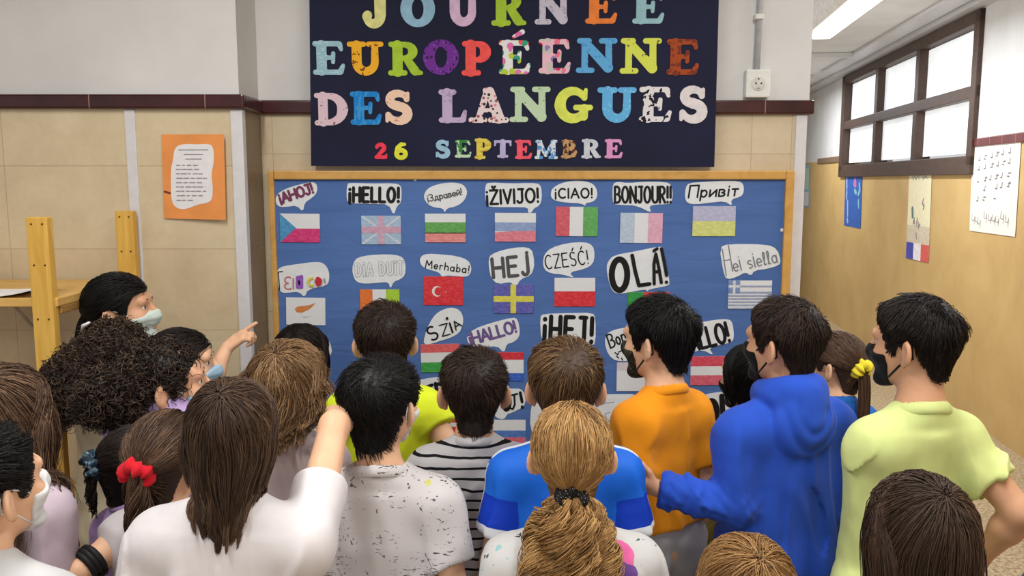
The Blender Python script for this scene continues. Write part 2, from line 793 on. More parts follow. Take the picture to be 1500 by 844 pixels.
a0, za = on_wall(1440, 14)
a1, _ = on_wall(1240, 110)
_, zb = on_wall(1432, 243)
WA0, WA1, WZ0, WZ1 = a0 - .04, a1 + .05, 1.805, 2.90
wm = MB().box((0, -9, 0), (.2, 12, WZ0 - .05))
wm.box((0, -9, WZ0 - .05), (.2, WA0, TRIM - .02))
wm.box((0, WA1, WZ0 - .05), (.2, 12, TRIM - .02))
struct(wall_obj(wm.build('wall_right', M_OCHRE)))
wu = MB()
wu.box((0.004, -9, TRIM - .02), (.2, WA0, CEIL))
wu.box((0.004, WA1, TRIM - .02), (.2, 12, CEIL))
wu.box((0.004, WA0, WZ1), (.2, WA1, CEIL))
struct(wall_obj(wu.build('wall_right_upper', M_WHITE)))
tm = MB().box((-.016, -9, TRIM - .03), (.02, WA0 - .002, TRIM + .03), .006)


def maroon2():
    t = NT('maroon wall tile', .3, .5)
    v = t.coord()
    xyz = t.sep(v)
    fy = t.math('FRACT', t.math('MULTIPLY', t.math('ADD', xyz[1], 20), 1 / .2))
    t.col(t.mix(t.math('LESS_THAN', fy, .03), t.ramp(t.noise(v, 6, 3), [(.3, (92, 36, 40)), (.7, (116, 52, 54))]), (160, 130, 126)))
    return t.m


struct(wall_obj(tm.build('trim_6', maroon2())))
a2, _ = on_wall(1199, 236)
struct(wall_obj(MB().box((-.016, WA1 + .004, TRIM - .05), (.02, a2, TRIM + .02), .006).build('trim_7', plain('grey brown rail', (128, 104, 84), .5))))
# far end of the corridor and the wall on its other side
struct(MB().box((2.4, 14.5, 0), (6.5, 14.7, CEIL)).build('wall_far', M_WHITE))
wl_ = MB().box((0, 0, 0), (.2, 11.6, TRIM - .02))
o_ = struct(wl_.build('wall_corridor', M_WHITE))
o_.location = (XE - .215, YB + .24, 0)
o_.rotation_euler = (0, 0, WROT)
o_ = struct(MB().box((.004, 0, TRIM - .02), (.196, 11.6, CEIL)).build('wall_corridor_upper', M_WHITE))
o_.location = (XE - .215, YB + .24, 0)
o_.rotation_euler = (0, 0, WROT)
# raceway and rail under the ceiling
struct(wall_obj(MB().box((-.10, -9, CEIL - .05), (-.004, 12, CEIL - .005), .006).build('trim_8', M_PLAST)))
struct(wall_obj(MB().box((-.30, -9, CEIL - .03), (-.14, 3.9, CEIL - .002), .006).build('trim_9', M_PLAST)))
struct(wall_obj(MB().box((-2.2, 2.48, CEIL - .05), (-.3, 2.54, CEIL - .002), .006).build('trim_10', M_CEIL)))
struct(wall_obj(MB().box((-2.2, 4.3, CEIL - .06), (-.3, 4.40, CEIL - .002), .006).build('trim_11', M_CEIL)))


def wood(name, a, b, scale=(1, 1, 1), rough=.5, rings=14, spec=.3):
    t = NT(name, rough, spec)
    v = t.coord('Object', scale)
    n = t.noise(v, rings, 4, .6, 1.2)
    t.col(t.ramp(n, [(.3, a), (.7, b)]))
    t.bump(n, .08, .003)
    return t.m


# six-pane internal window
M_WFR = wood('dark brown window wood', (68, 54, 48), (92, 72, 62), (4, .6, 4))
wn = empty('window_1')
wall_obj(wn)
wn['kind'] = 'structure'
fr = MB()
fr.box((-.03, WA0, WZ0 - .06), (.12, WA1, WZ0 + .075), .006)
fr.box((-.03, WA0, WZ1 - .09), (.12, WA1, WZ1), .006)
fr.box((-.03, WA0, WZ0), (.12, WA0 + .10, WZ1), .006)
fr.box((-.03, WA1 - .14, WZ0), (.12, WA1, WZ1), .006)
L = WA1 - WA0
mull = [on_wall(1350, 60)[0], on_wall(1289, 90)[0]]
for m in mull:
    fr.box((-.022, m - .05, WZ0), (.11, m + .05, WZ1), .006)
zm = on_wall(1350, 155)[1]
fr.box((-.026, WA0, zm - .045), (.115, WA1, zm + .045), .006)
fr.build('frame', M_WFR, wn)
tg = NT('bright frosted window glass', .35, .4)
v = tg.coord()
n = tg.noise(v, 2.5, 3)
cc = tg.ramp(n, [(.3, (228, 236, 240)), (.7, (250, 252, 252))])
tg.col(cc)
tg.l(cc, tg.b.inputs['Emission Color'])
tg.b.inputs['Emission Strength'].default_value = .62
edges = [WA0 + .1] + sorted(mull) + [WA1 - .14]
for k in range(3):
    for z0, z1 in ((WZ0 + .08, zm), (zm, WZ1 - .08)):
        MB().box((.05, edges[k] + .02, z0 + .02), (.06, edges[k + 1] - .02, z1 - .02)).build('pane', tg.m, wn)


# ------------------------------------------------------------------ ceiling tube lamp in the corridor
lamp = empty('ceiling_lamp', (2.31, 6.05, CEIL - .12), WROT)
tag(lamp, 'long white fluorescent ceiling lamp with lit tube in the corridor', 'lamp')
hs = MB()
hs.prism([(-.17, .12), (.17, .12), (.15, .03), (.10, 0), (-.10, 0), (-.15, .03)], -.85, .85)
hs.build('housing', plain('lamp housing', (226, 226, 224), .4), lamp)
te = NT('lit tube cover', .4)
te.col((255, 255, 250))
te.b.inputs['Emission Color'].default_value = (1, .99, .96, 1)
te.b.inputs['Emission Strength'].default_value = 7
MB().box((-.055, -.78, -.03), (.085, .78, .004), .012).build('diffuser', te.m, lamp)

# ------------------------------------------------------------------ socket and conduit
p0, p1 = at(1089, 144, YB), at(1126, 103, YB)
so = empty('wall_socket', ((p0[0] + p1[0]) / 2, YB, (p0[2] + p1[2]) / 2))
tag(so, 'white wall socket on the white wall right of the dark banner', 'socket')
M_SOCK = plain('socket plastic', (226, 226, 222), .3, .5, .02)
hw, hh = (p1[0] - p0[0]) / 2, (p1[2] - p0[2]) / 2
MB().box((-hw, -.03, -hh), (hw, .006, hh), .006).build('socket_box', M_SOCK, so)
MB().tube([(0, -.0335, 0), (0, -.029, 0)], hw * .55, 28).build('socket_face', plain('socket insert', (210, 210, 205), .35), so)
M_DARK = plain('dark hole', (40, 36, 34), .6)
for x, z, r in ((-.010, 0, .0032), (.010, 0, .0032), (0, .016, .003)):
    MB().tube([(x, -.0342, z), (x, -.033, z)], r, 10).build('socket_hole', M_DARK, so)
MB().box((-.006, -.0345, -.02), (.006, -.033, -.016)).build('earth_clip', plain('clip metal', (150, 150, 150), .3, .6), so)
cd = empty('cable_conduit', (at(1110, 60, YB)[0], YB, 2.0))
tag(cd, 'thin grey cable conduit running up the wall from the socket', 'conduit')
c0 = at(1107, 104, YB)
c1 = at(1113, 0, YB)
MB().tube([(c0[0] - cd.location.x, -.012, c0[2] - 2), (c1[0] - cd.location.x, -.012, c1[2] - 2), (c1[0] - cd.location.x + .004, -.012, CEIL - 2)], .0115, 12).build('pipe', plain('grey conduit', (182, 182, 184), .45), cd, True)
q = at(1110, 26, YB)
MB().box((q[0] - cd.location.x - .016, -.028, q[2] - 2 - .01), (q[0] - cd.location.x + .016, .006, q[2] - 2 + .01), .004).build('clip', M_SOCK, cd)

# ------------------------------------------------------------------ banner with cut-out letters
YN = YB - .045            # back of the banner
def xz(px, py, Y):
    p = at(px, py, Y)
    return (p[0], p[2])


tb = NT('dark navy paper', .75, .25)
v = tb.coord()
tb.col(tb.ramp(tb.noise(v, 3, 3), [(.3, (22, 24, 48)), (.7, (28, 32, 62))]))
tb.bump(tb.noise(tb.coord('Object', (1, 1, .25)), 5, 2), .25, .02)
q = [xz(453, -48, YN), xz(1054, -48, YN), xz(1046, 245, YN), xz(456, 243, YN)]
bc = ((q[0][0] + q[1][0]) / 2, (q[0][1] + q[2][1]) / 2)
banner = empty('banner', (bc[0], YN, bc[1]))
tag(banner, 'dark navy paper banner with colourful cut-out letters above the board', 'banner')
MB().prism([(a - bc[0], b - bc[1]) for a, b in q][::-1], -.004, 0).build('paper', tb.m, banner)


def arc(cx, cy, rx, ry, a0, a1, r0, r1, n=9, rm=None):
    out = []
    P = []
    for i in range(n + 1):
        u = i / n
        a = math.radians(a0 + (a1 - a0) * u)
        r = r0 + (r1 - r0) * u
        if rm is not None:
            r = (1 - abs(2 * u - 1)) * rm + abs(2 * u - 1) * (r0 if u < .5 else r1)
        P.append((cx + rx * math.cos(a), cy + ry * math.sin(a), r))
    return [P[i] + P[i + 1] for i in range(n)]


SB = .068                 # serif radius
GL = {
    'E': [(.27, .12, .135, .27, .88, .135), (.07, .935, SB, .82, .935, SB), (.84, .915, .075, .89, .76, .05), (.3, .51, SB, .6, .51, .05), (.63, .37, .05, .64, .64, .055), (.07, .065, SB, .85, .065, SB), (.86, .09, .08, .94, .27, .05)],
    'U': [(.25, .9, .13, .25, .42, .13)] + arc(.51, .40, .26, .29, 180, 360, .13, .10, rm=.11) + [(.77, .40, .10, .77, .9, .09), (.05, .94, SB, .45, .94, SB), (.60, .94, SB, .95, .94, SB)],
    'R': [(.27, .1, .135, .27, .9, .135), (.08, .935, SB, .5, .935, SB)] + arc(.5, .72, .22, .20, 90, -90, .07, .07, rm=.13) + [(.5, .51, .055, .3, .51, .055), (.56, .46, .10, .76, .15, .12), (.78, .10, .10, .95, .065, .055), (.06, .065, SB, .48, .065, SB)],
    'P': [(.27, .1, .135, .27, .9, .135), (.08, .935, SB, .5, .935, SB)] + arc(.5, .69, .25, .235, 90, -90, .07, .07, rm=.15) + [(.5, .455, .055, .3, .455, .055), (.06, .065, SB, .52, .065, SB)],
    'N': [(.19, .1, .085, .19, .9, .085), (.2, .88, .11, .8, .14, .13), (.81, .9, .085, .82, .1, .09), (.05, .94, SB, .3, .94, SB), (.03, .06, SB, .38, .06, SB), (.62, .94, SB, .97, .94, SB)],
    'D': [(.25, .1, .13, .25, .9, .13), (.07, .935, SB, .42, .935, SB), (.07, .065, SB, .42, .065, SB)] + arc(.42, .5, .40, .42, 90, -90, .08, .08, 12, rm=.15),
    'S': arc(.5, .73, .30, .19, 10, 270, .07, .12, 10, rm=.11) + arc(.5, .30, .33, .22, 90, -165, .12, .07, 11, rm=.13) + [(.80, .74, .075, .84, .92, .045), (.14, .27, .075, .1, .08, .045)],
    'L': [(.3, .12, .135, .3, .9, .135), (.08, .935, SB, .54, .935, SB), (.08, .065, SB, .85, .065, SB), (.86, .09, .085, .93, .33, .05)],
    'A': [(.24, .1, .075, .46, .88, .085), (.54, .9, .11, .77, .12, .14), (.33, .35, .05, .68, .35, .05), (.05, .06, SB, .4, .06, SB), (.56, .06, SB, .97, .06, SB), (.42, .93, .065, .55, .93, .065)],
    'G': arc(.48, .5, .37, .40, 40, 325, .08, .10, 14, rm=.14) + [(.80, .70, .075, .84, .93, .045), (.56, .42, SB, .97, .42, SB), (.8, .4, .10, .79, .16, .10)],
    'J': [(.36, .94, SB, .98, .94, SB), (.68, .9, .14, .68, .35, .135)] + arc(.42, .32, .26, .23, 0, -165, .13, .09) + [(.17, .30, .11, .2, .33, .11)],
    'T': [(.07, .925, .068, .93, .925, .068), (.08, .9, .06, .05, .7, .045), (.92, .9, .06, .95, .7, .045), (.5, .9, .14, .5, .1, .14), (.26, .06, SB, .74, .06, SB)],
    'M': [(.15, .1, .075, .18, .9, .075), (.2, .88, .11, .48, .2, .09), (.78, .88, .08, .5, .2, .07), (.81, .9, .11, .83, .12, .12), (.03, .06, SB, .3, .06, SB), (.66, .06, SB, .97, .06, SB), (.06, .94, SB, .25, .94, SB), (.78, .94, SB, .96, .94, SB)],
    'B': [(.27, .1, .135, .27, .9, .135), (.08, .935, SB, .5, .935, SB), (.07, .065, SB, .5, .065, SB)] + arc(.5, .74, .20, .19, 90, -90, .07, .07, rm=.12) + arc(.52, .29, .25, .22, 90, -90, .07, .07, rm=.14) + [(.5, .53, .055, .3, .53, .055)],
    '2': arc(.48, .70, .28, .20, 165, -40, .10, .12) + [(.68, .56, .12, .22, .16, .08), (.15, .10, .10, .85, .10, .10), (.86, .10, .08, .92, .28, .045), (.2, .74, .1, .22, .78, .1)],
    '6': arc(.5, .32, .30, .22, 0, 360, .115, .115, 16) + [(.2, .36, .11, .28, .68, .11), (.28, .68, .11, .52, .88, .10), (.52, .88, .10, .74, .88, .08)],
}


def letter(ch, x0, y0, x1, y1, mat, colour_name, accent=False):
    y = YN - .004
    a, b = xz(x0, y1, y), xz(x1, y0, y)
    w, h = b[0] - a[0], b[1] - a[1]
    cx, cz = bc

    if ch == 'O':
        def f(P):
            q = P - np.array([a[0] + w / 2 - cx, a[1] + h / 2 - cz])
            e = lambda rx, ry: (np.sqrt((q[:, 0] / rx) ** 2 + (q[:, 1] / ry) ** 2) - 1) * min(rx, ry)
            return np.maximum(e(w / 2, h / 2), -e(w * .17, h * .29))
    else:
        segs = []
        for s in GL[ch]:
            s = (.5 + (s[0] - .5) * .945, .5 + (s[1] - .5) * .96, s[2], .5 + (s[3] - .5) * .945, .5 + (s[4] - .5) * .96, s[5])
            segs.append((a[0] + s[0] * w - cx, a[1] + s[1] * h - cz, s[2] * h * 1.14, a[0] + s[3] * w - cx, a[1] + s[4] * h - cz, s[5] * h * 1.14))
        f = cap2(segs)
        if ch == 'A':
            g = f
        f_ = f
        f = lambda P: f_(P)
    o = cutout('letter', f, (a[0] - cx - .03, a[1] - cz - .03), (b[0] - cx + .03, b[1] - cz + .03), h / 34, -.0042, .0022, mat, banner)
    o['label'] = colour_name + ' cut-out ' + ('figure ' if ch.isdigit() else 'letter ') + ch
    if accent:
        s = [(a[0] + .46 * w - cx, a[1] + 1.10 * h - cz, .05 * h, a[0] + .72 * w - cx, a[1] + 1.24 * h - cz, .075 * h)]
        cutout('accent', cap2(s), (a[0] - cx, a[1] - cz + h), (b[0] - cx, b[1] - cz + h * .5), h / 34, -.0042, .0022, mat, banner)


def speck(name, base, ink, scale=90, thr=.62, stretch=(1, 1, 1)):
    t = NT(name, .7, .2)
    n = t.noise(t.coord('Object', stretch), scale, 2)
    s = t.math('GREATER_THAN', n, thr)
    t.col(t.mix(s, base, ink))
    return t.m


PC = lambda nm, c: plain('paper ' + nm, c, .7, .2, .05, 40)
rows = [
    ('J', 530, -14, 570, 41, PC('pale yellow', (222, 220, 146)), 'pale yellow'), ('O', 587, -14, 637, 40, PC('sky blue', (146, 186, 212)), 'light blue'),
    ('U', 653, -14, 704, 39, PC('lilac pink', (214, 182, 212)), 'pink lilac'), ('R', 719, -14, 772, 38, PC('lime', (166, 200, 58)), 'lime green'),
    ('N', 784, -14, 836, 36, speck('lilac speckle', (204, 198, 214), (176, 170, 196), 60, .58), 'pale lilac'), ('E', 856, -14, 906, 35, PC('orange', (236, 132, 62)), 'orange'),
    ('E', 925, -14, 975, 35, PC('pale teal', (152, 194, 204)), 'pale teal'),
    ('E', 458, 60, 506, 110, speck('grey blue hatch', (150, 192, 206), (176, 206, 216), 50, .55, (1, 1, 3)), 'grey blue'), ('U', 509, 61, 562, 111, speck('orange speckle', (240, 178, 44), (120, 60, 30), 70, .64), 'orange yellow speckled'),
    ('R', 568, 61, 620, 111, PC('lime', (166, 200, 58)), 'lime green'), ('O', 620, 58, 672, 110, dotted('purple dots', (112, 48, 150), [(60, 24, 80), (130, 70, 170)], 75, .35), 'purple'),
    ('P', 676, 60, 724, 111, PC('coral', (240, 88, 84)), 'coral red'), ('E', 730, 59, 779, 109, dotted('white with flowers', (232, 236, 236), [(236, 110, 70), (60, 160, 130), (230, 120, 180), (190, 210, 70), (240, 90, 90)], 34, .5), 'white flower-patterned'),
    ('E', 788, 57, 838, 108, dotted('pink with dots', (238, 190, 206), [(222, 50, 100), (150, 130, 190), (200, 200, 190), (240, 120, 150)], 44, .52), 'pink dotted'), ('N', 844, 56, 904, 107, dotted('blue dots', (98, 172, 224), [(80, 150, 214)], 60, .3), 'blue'),
    ('N', 908, 56, 969, 108, speck('lime ticks', (216, 226, 92), (96, 96, 40), 55, .68), 'yellow green ticked'), ('E', 975, 57, 1026, 110, speck('rust mottling', (166, 74, 36), (120, 52, 34), 60, .52), 'rust brown'),
    ('D', 460, 136, 512, 184, speck('pink speckle', (220, 194, 206), (150, 110, 110), 62, .66), 'pale pink speckled'), ('E', 513, 134, 560, 183, speck('blue hatch', (26, 128, 206), (60, 150, 214), 40, .5, (2, 1, .6)), 'strong blue'),
    ('S', 562, 132, 605, 182, speck('peach speckle', (240, 206, 182), (210, 120, 100), 70, .66), 'peach'), ('L', 642, 131, 685, 180, speck('lavender speckle', (192, 174, 208), (170, 150, 190), 70, .6), 'lavender'),
    ('A', 686, 128, 745, 180, dotted('blush with dots', (232, 214, 216), [(60, 44, 44), (220, 140, 150), (150, 90, 90)], 62, .34), 'pale pink dotted'), ('N', 747, 127, 806, 179, dotted('pale green dots', (192, 216, 182), [(150, 180, 140)], 55, .22), 'pale green'),
    ('G', 813, 127, 868, 180, PC('lemon', (216, 226, 96)), 'lemon yellow'), ('U', 874, 128, 933, 180, dotted('light blue dots', (100, 178, 230), [(130, 200, 240)], 70, .3), 'light blue'),
    ('E', 935, 127, 986, 179, speck('black marks', (226, 222, 226), (30, 28, 34), 50, .58), 'white black-marked'), ('S', 992, 126, 1038, 180, PC('grey white', (222, 216, 218)), 'grey white'),
    ('2', 548, 209, 568, 233, PC('red pink', (236, 62, 84)), 'red'), ('6', 576, 208, 599, 234, PC('yellow', (226, 226, 64)), 'yellow'),
    ('S', 637, 205, 660, 232, PC('ice blue', (154, 192, 216)), 'ice blue'), ('E', 666, 205, 691, 231, speck('green patches', (56, 132, 62), (196, 220, 190), 75, .52), 'green patched'),
    ('P', 695, 203, 722, 233, speck('yellow bands', (224, 206, 88), (196, 160, 60), 60, .55, (.4, 1, 3)), 'yellow'), ('T', 723, 205, 750, 231, PC('lavender', (186, 176, 216)), 'lavender'),
    ('E', 754, 205, 780, 233, PC('rose red', (240, 92, 110)), 'rose red'), ('M', 783, 205, 817, 233, speck('blue and white', (216, 224, 230), (90, 150, 210), 70, .5), 'blue and white'),
    ('B', 821, 205, 848, 232, speck('brown and tan', (196, 156, 110), (96, 54, 36), 80, .52), 'brown patterned'), ('R', 851, 204, 881, 232, PC('pale grey', (202, 206, 216)), 'pale grey'),
    ('E', 885, 204, 913, 232, PC('orchid', (220, 152, 200)), 'orchid pink'),
]
for i, r in enumerate(rows):
    letter(r[0], r[1], r[2], r[3], r[4], r[5], r[6], accent=(i in (5, 12)))

# ------------------------------------------------------------------ notice board
YP = YB - .022            # front of the blue paper
fo = [xz(392, 250, YB - .035), xz(1165, 248, YB - .035)]
bx0, bx1, bz1 = fo[0][0], fo[1][0], fo[0][1]
bz0 = .56
board = empty('notice_board', ((bx0 + bx1) / 2, YB, bz0))
tag(board, 'large notice board covered in blue paper with a pine frame', 'notice board')
ox, oz = (bx0 + bx1) / 2, bz0
M_PINE = wood('honey pine', (196, 146, 74), (218, 172, 98), (1, 1, 1), .4, 9)
fr = MB()
fw, fl_ = .033, .021
for lo, hi in (((bx0, bz0), (bx0 + fl_, bz1)), ((bx1 - fw, bz0), (bx1, bz1)), ((bx0 + fl_, bz1 - fw), (bx1 - fw, bz1)), ((bx0 + fl_, bz0), (bx1 - fw, bz0 + fw))):
    fr.box((lo[0] - ox, -.036, lo[1] - oz), (hi[0] - ox, 0, hi[1] - oz), .005)
fr.build('frame', M_PINE, board)
tp = NT('blue backing paper', .75, .25)
v = tp.coord()
n = tp.noise(v, 1.6, 4, .55, .3)
tp.col(tp.ramp(n, [(.3, (74, 106, 166)), (.7, (86, 120, 182))]))
tp.bump(tp.noise(tp.coord('Object', (.5, 1, 2.2)), 4.5, 3, .5, .6), .4, .025)
MB().box((bx0 + fl_ - .004 - ox, YP - YB, fw - .004), (bx1 - fw + .004 - ox, 0, bz1 - fw + .004 - oz)).build('backing_paper', tp.m, board)
for px, py in ((398, 368), (608, 263), (1145, 337)):
    p = xz(px, py, YP)
    MB().box((p[0] - ox - .005, YP - YB - .003, p[1] - oz - .006), (p[0] - ox + .005, YP - YB + .001, p[1] - oz + .006), .001).build('staple', M_SOCK, board)

# handwriting: glyphs as strokes in a unit box (0..w, 0..1)
def A_(cx, cy, rx, ry, a0, a1, n=10):
    return [(cx + rx * math.cos(math.radians(a0 + (a1 - a0) * i / n)), cy + ry * math.sin(math.radians(a0 + (a1 - a0) * i / n))) for i in range(n + 1)]


SF = {
    'A': (.7, [[(0, 0), (.35, 1), (.7, 0)], [(.13, .36), (.57, .36)]]),
    'B': (.6, [[(0, 0), (0, 1)], [(0, 1)] + A_(.25, .76, .28, .24, 90, -90) + A_(.28, .26, .32, .26, 90, -90) + [(0, 0)]]),
    'C': (.65, [A_(.38, .5, .36, .5, 50, 310, 14)]),
    'D': (.65, [[(0, 0), (0, 1)] + A_(.12, .5, .5, .5, 90, -90, 12) + [(0, 0)]]),
    'E': (.55, [[(.55, 1), (0, 1), (0, 0), (.55, 0)], [(0, .52), (.45, .52)]]),
    'H': (.65, [[(0, 0), (0, 1)], [(.65, 0), (.65, 1)], [(0, .5), (.65, .5)]]),
    'I': (.08, [[(.04, 0), (.04, 1)]]),
    'J': (.5, [[(.1, 1), (.5, 1)], [(.4, 1), (.4, .25)] + A_(.2, .22, .2, .22, 0, -160)]),
    'j': (.4, [[(.36, 1), (.36, .25)] + A_(.18, .22, .18, .22, 0, -160), [(.36, 1.15), (.37, 1.17)]]),
    'L': (.5, [[(0, 1), (0, 0), (.5, 0)]]),
    'N': (.65, [[(0, 0), (0, 1), (.65, 0), (.65, 1)]]),
    'O': (.7, [A_(.35, .5, .35, .5, 90, 450, 18)]),
    'R': (.6, [[(0, 0), (0, 1)] + A_(.25, .75, .3, .25, 90, -90) + [(0, .5), (.2, .5), (.6, 0)]]),
    'S': (.55, [A_(.28, .75, .25, .25, 40, 270) + A_(.28, .25, .27, .25, 90, -140)]),
    'T': (.6, [[(0, 1), (.6, 1)], [(.3, 1), (.3, 0)]]),
    'U': (.62, [[(0, 1), (0, .32)] + A_(.31, .3, .31, .3, 180, 360) + [(.62, 1)]]),
    'V': (.6, [[(0, 1), (.3, 0), (.6, 1)]]),
    'Z': (.6, [[(0, 1), (.6, 1), (0, 0), (.6, 0)]]),
    'Ž': (.6, [[(0, 1), (.6, 1), (0, 0), (.6, 0)], [(.18, 1.28), (.3, 1.14), (.42, 1.28)]]),
    'Ś': (.55, [A_(.28, .75, .25, .25, 40, 270) + A_(.28, .25, .27, .25, 90, -140), [(.28, 1.12), (.42, 1.3)]]),
    'Ć': (.65, [A_(.38, .5, .36, .5, 50, 310, 14), [(.36, 1.14), (.5, 1.32)]]),
    'Á': (.7, [[(0, 0), (.35, 1), (.7, 0)], [(.13, .36), (.57, .36)], [(.34, 1.1), (.5, 1.26)]]),
    'i': (.08, [[(.04, 0), (.04, .8)], [(.04, 1.0), (.04, 1.03)]]),
    '!': (.1, [[(.05, .32), (.05, 1)], [(.05, .02), (.05, .05)]]),
    '¡': (.1, [[(.05, -.1), (.05, .6)], [(.05, .86), (.05, .89)]]),
    ' ': (.3, []),
    'M': (.75, [[(0, 0), (.08, 1), (.38, .35), (.66, 1), (.75, 0)]]),
    'e': (.45, [[(.03, .3), (.43, .3)] + A_(.23, .3, .21, .29, 0, 310)]),
    'r': (.35, [[(.04, 0), (.04, .58)], [(.04, .38)] + A_(.2, .38, .15, .2, 160, 40, 5)]),
    'h': (.45, [[(.02, 0), (.02, 1)], [(.02, .34)] + A_(.22, .36, .2, .22, 160, 0, 6) + [(.42, 0)]]),
    'a': (.48, [A_(.22, .28, .21, .28, 30, 390, 12), [(.43, .56), (.44, 0)]]),
    'b': (.45, [[(.03, 1), (.03, 0)], A_(.23, .28, .2, .28, 180, -180, 12)]),
    'l': (.22, [[(.02, .05), (.16, .6)] + A_(.12, .82, .07, .17, -20, 190, 6) + [(.06, .3), (.1, 0), (.2, .05)]]),
    's': (.4, [A_(.2, .44, .16, .15, 40, 270, 6) + A_(.2, .15, .17, .15, 90, -140, 6)]),
    'o': (.45, [A_(.22, .28, .21, .28, 90, 450, 12)]),
    'n': (.45, [[(.02, 0), (.02, .56)], [(.02, .34)] + A_(.22, .36, .2, .2, 160, 0, 6) + [(.42, 0)]]),
    'З': (.55, [A_(.24, .75, .26, .25, 140, -90) + A_(.24, .25, .29, .25, 90, -140)]),
    'д': (.55, [[(0, -.15), (0, 0), (.55, 0), (.55, -.15)], [(.1, 0), (.2, .56), (.44, .56), (.44, 0)]]),
    'р': (.45, [[(.03, .58), (.03, -.3)], A_(.23, .28, .2, .28, 180, -180, 12)]),
    'в': (.42, [[(0, 0), (0, .56)], [(0, .56)] + A_(.2, .43, .17, .13, 90, -90, 6) + A_(.2, .15, .21, .15, 90, -90, 6) + [(0, 0)]]),
    'й': (.45, [[(0, .56), (0, 0), (.45, .56), (.45, 0)], A_(.22, .82, .12, .1, 200, 340, 5)]),
    'и': (.45, [[(0, .56), (0, 0), (.45, .56), (.45, 0)]]),
    'П': (.62, [[(0, 0), (0, 1), (.62, 1), (.62, 0)]]),
    'і': (.08, [[(.04, 0), (.04, .56)], [(.04, .78), (.04, .8)]]),
    'т': (.42, [[(0, .56), (.42, .56)], [(.21, .56), (.21, 0)]]),
    'Γ': (.3, [[(0, 0), (0, 1), (.3, 1)]]),
    'Ɛ': (.5, [A_(.3, .75, .26, .25, 40, 270) + A_(.3, .25, .29, .25, 90, 310)]),
    'ι': (.1, [[(.05, 0), (.05, .8)]]),
}


SF['а'] = SF['a']
SF['е'] = SF['e']


def glyph_strokes(text, p0, p1, cap, slant=0.0, gap=.2, hgrow=0.0, only=None):
    """strokes of a word between two baseline pixels; cap = letter height in pixels"""
    p0, p1 = np.array(p0, float), np.array(p1, float)
    ux = (p1 - p0)
    L = np.linalg.norm(ux)
    ux /= L
    uy = np.array([ux[1], -ux[0]])
    tot = sum(SF[c][0] for c in text) + gap * (len(text) - 1)
    k = L / tot
    x = 0
    out = []
    for i, c in enumerate(text):
        w, st = SF[c]
        if only is None or i in only:
            for s in st:
                out.append([p0 + ux * ((x + q[0]) * k + slant * q[1] * cap) + uy * q[1] * cap * (1 + hgrow * (x / tot)) for q in s])
        x += w + gap
    return out


def to_xz(strokes, Y, cx, cz):
    out = []
    for s in strokes:
        r = []
        for q in s:
            a = xz(q[0], q[1], Y)
            r.append((a[0] - cx, a[1] - cz))
        out.append(r)
    return out


M_BUB = plain('white card', (226, 230, 234), .7, .2, .02)
INK = {'black': plain('black marker', (16, 16, 18), .6), 'grey': plain('grey pencil', (120, 124, 130), .7), 'dgrey': plain('dark grey marker', (80, 80, 84), .6), 'wine': plain('wine marker', (120, 58, 92), .6),
       'purple': plain('purple marker', (110, 86, 142), .6), 'white': M_BUB, 'pgrey': plain('pale pencil', (160, 164, 172), .7), 'red': plain('red crayon', (196, 50, 66), .7), 'yellow': plain('yellow crayon', (218, 204, 70), .7), 'pinkred': plain('rose crayon', (206, 110, 110), .7), 'violet': plain('violet crayon', (150, 90, 190), .7)}


def zc(z):
    return {'A': (380, 240, 4.22), 'B': (660, 240, 4.22), 'C': (900, 240, 3.836), 'D': (380, 360, 4.22), 'E': (600, 430, 2.778), 'P': (0, 0, 1.0)}[z]


PXM = YB * .99 / F        # metres per pixel on the board


def bubble(z, pts, label, words, smooth=1, y_off=0.0):
    ox_, oy_, k = zc(z)
    P = [(ox_ + x / k, oy_ + y / k) for x, y in pts]
    Yb = YP - .001 - y_off
    Q = [xz(px, py, Yb) for px, py in P]
    if smooth:
        Q = chaikin(Q, smooth)
    cx = sum(q[0] for q in Q) / len(Q)
    cz = sum(q[1] for q in Q) / len(Q)
    e = empty('speech_bubble', (cx, Yb, cz))
    tag(e, label, 'speech bubble', 'paper speech bubbles on the board')
    paper('paper', [(q[0] - cx, q[1] - cz) for q in Q], 0, .0012, M_BUB, e)
    for i, wd in enumerate(words):
        txt, a, b, cap, wid, ink = wd[:6]
        kw = wd[6] if len(wd) > 6 else {}
        y = -.0018 - .0012 * i
        if isinstance(txt, list):
            st = [[(ox_ + q[0] / k, oy_ + q[1] / k) for q in s] for s in txt]
        else:
            st = glyph_strokes(txt, (ox_ + a[0] / k, oy_ + a[1] / k), (ox_ + b[0] / k, oy_ + b[1] / k), cap / k, **kw)
        ribbons(to_xz(st, Yb, cx, cz), wid / k * PXM, y).build('lettering', INK[ink], e)
    return e


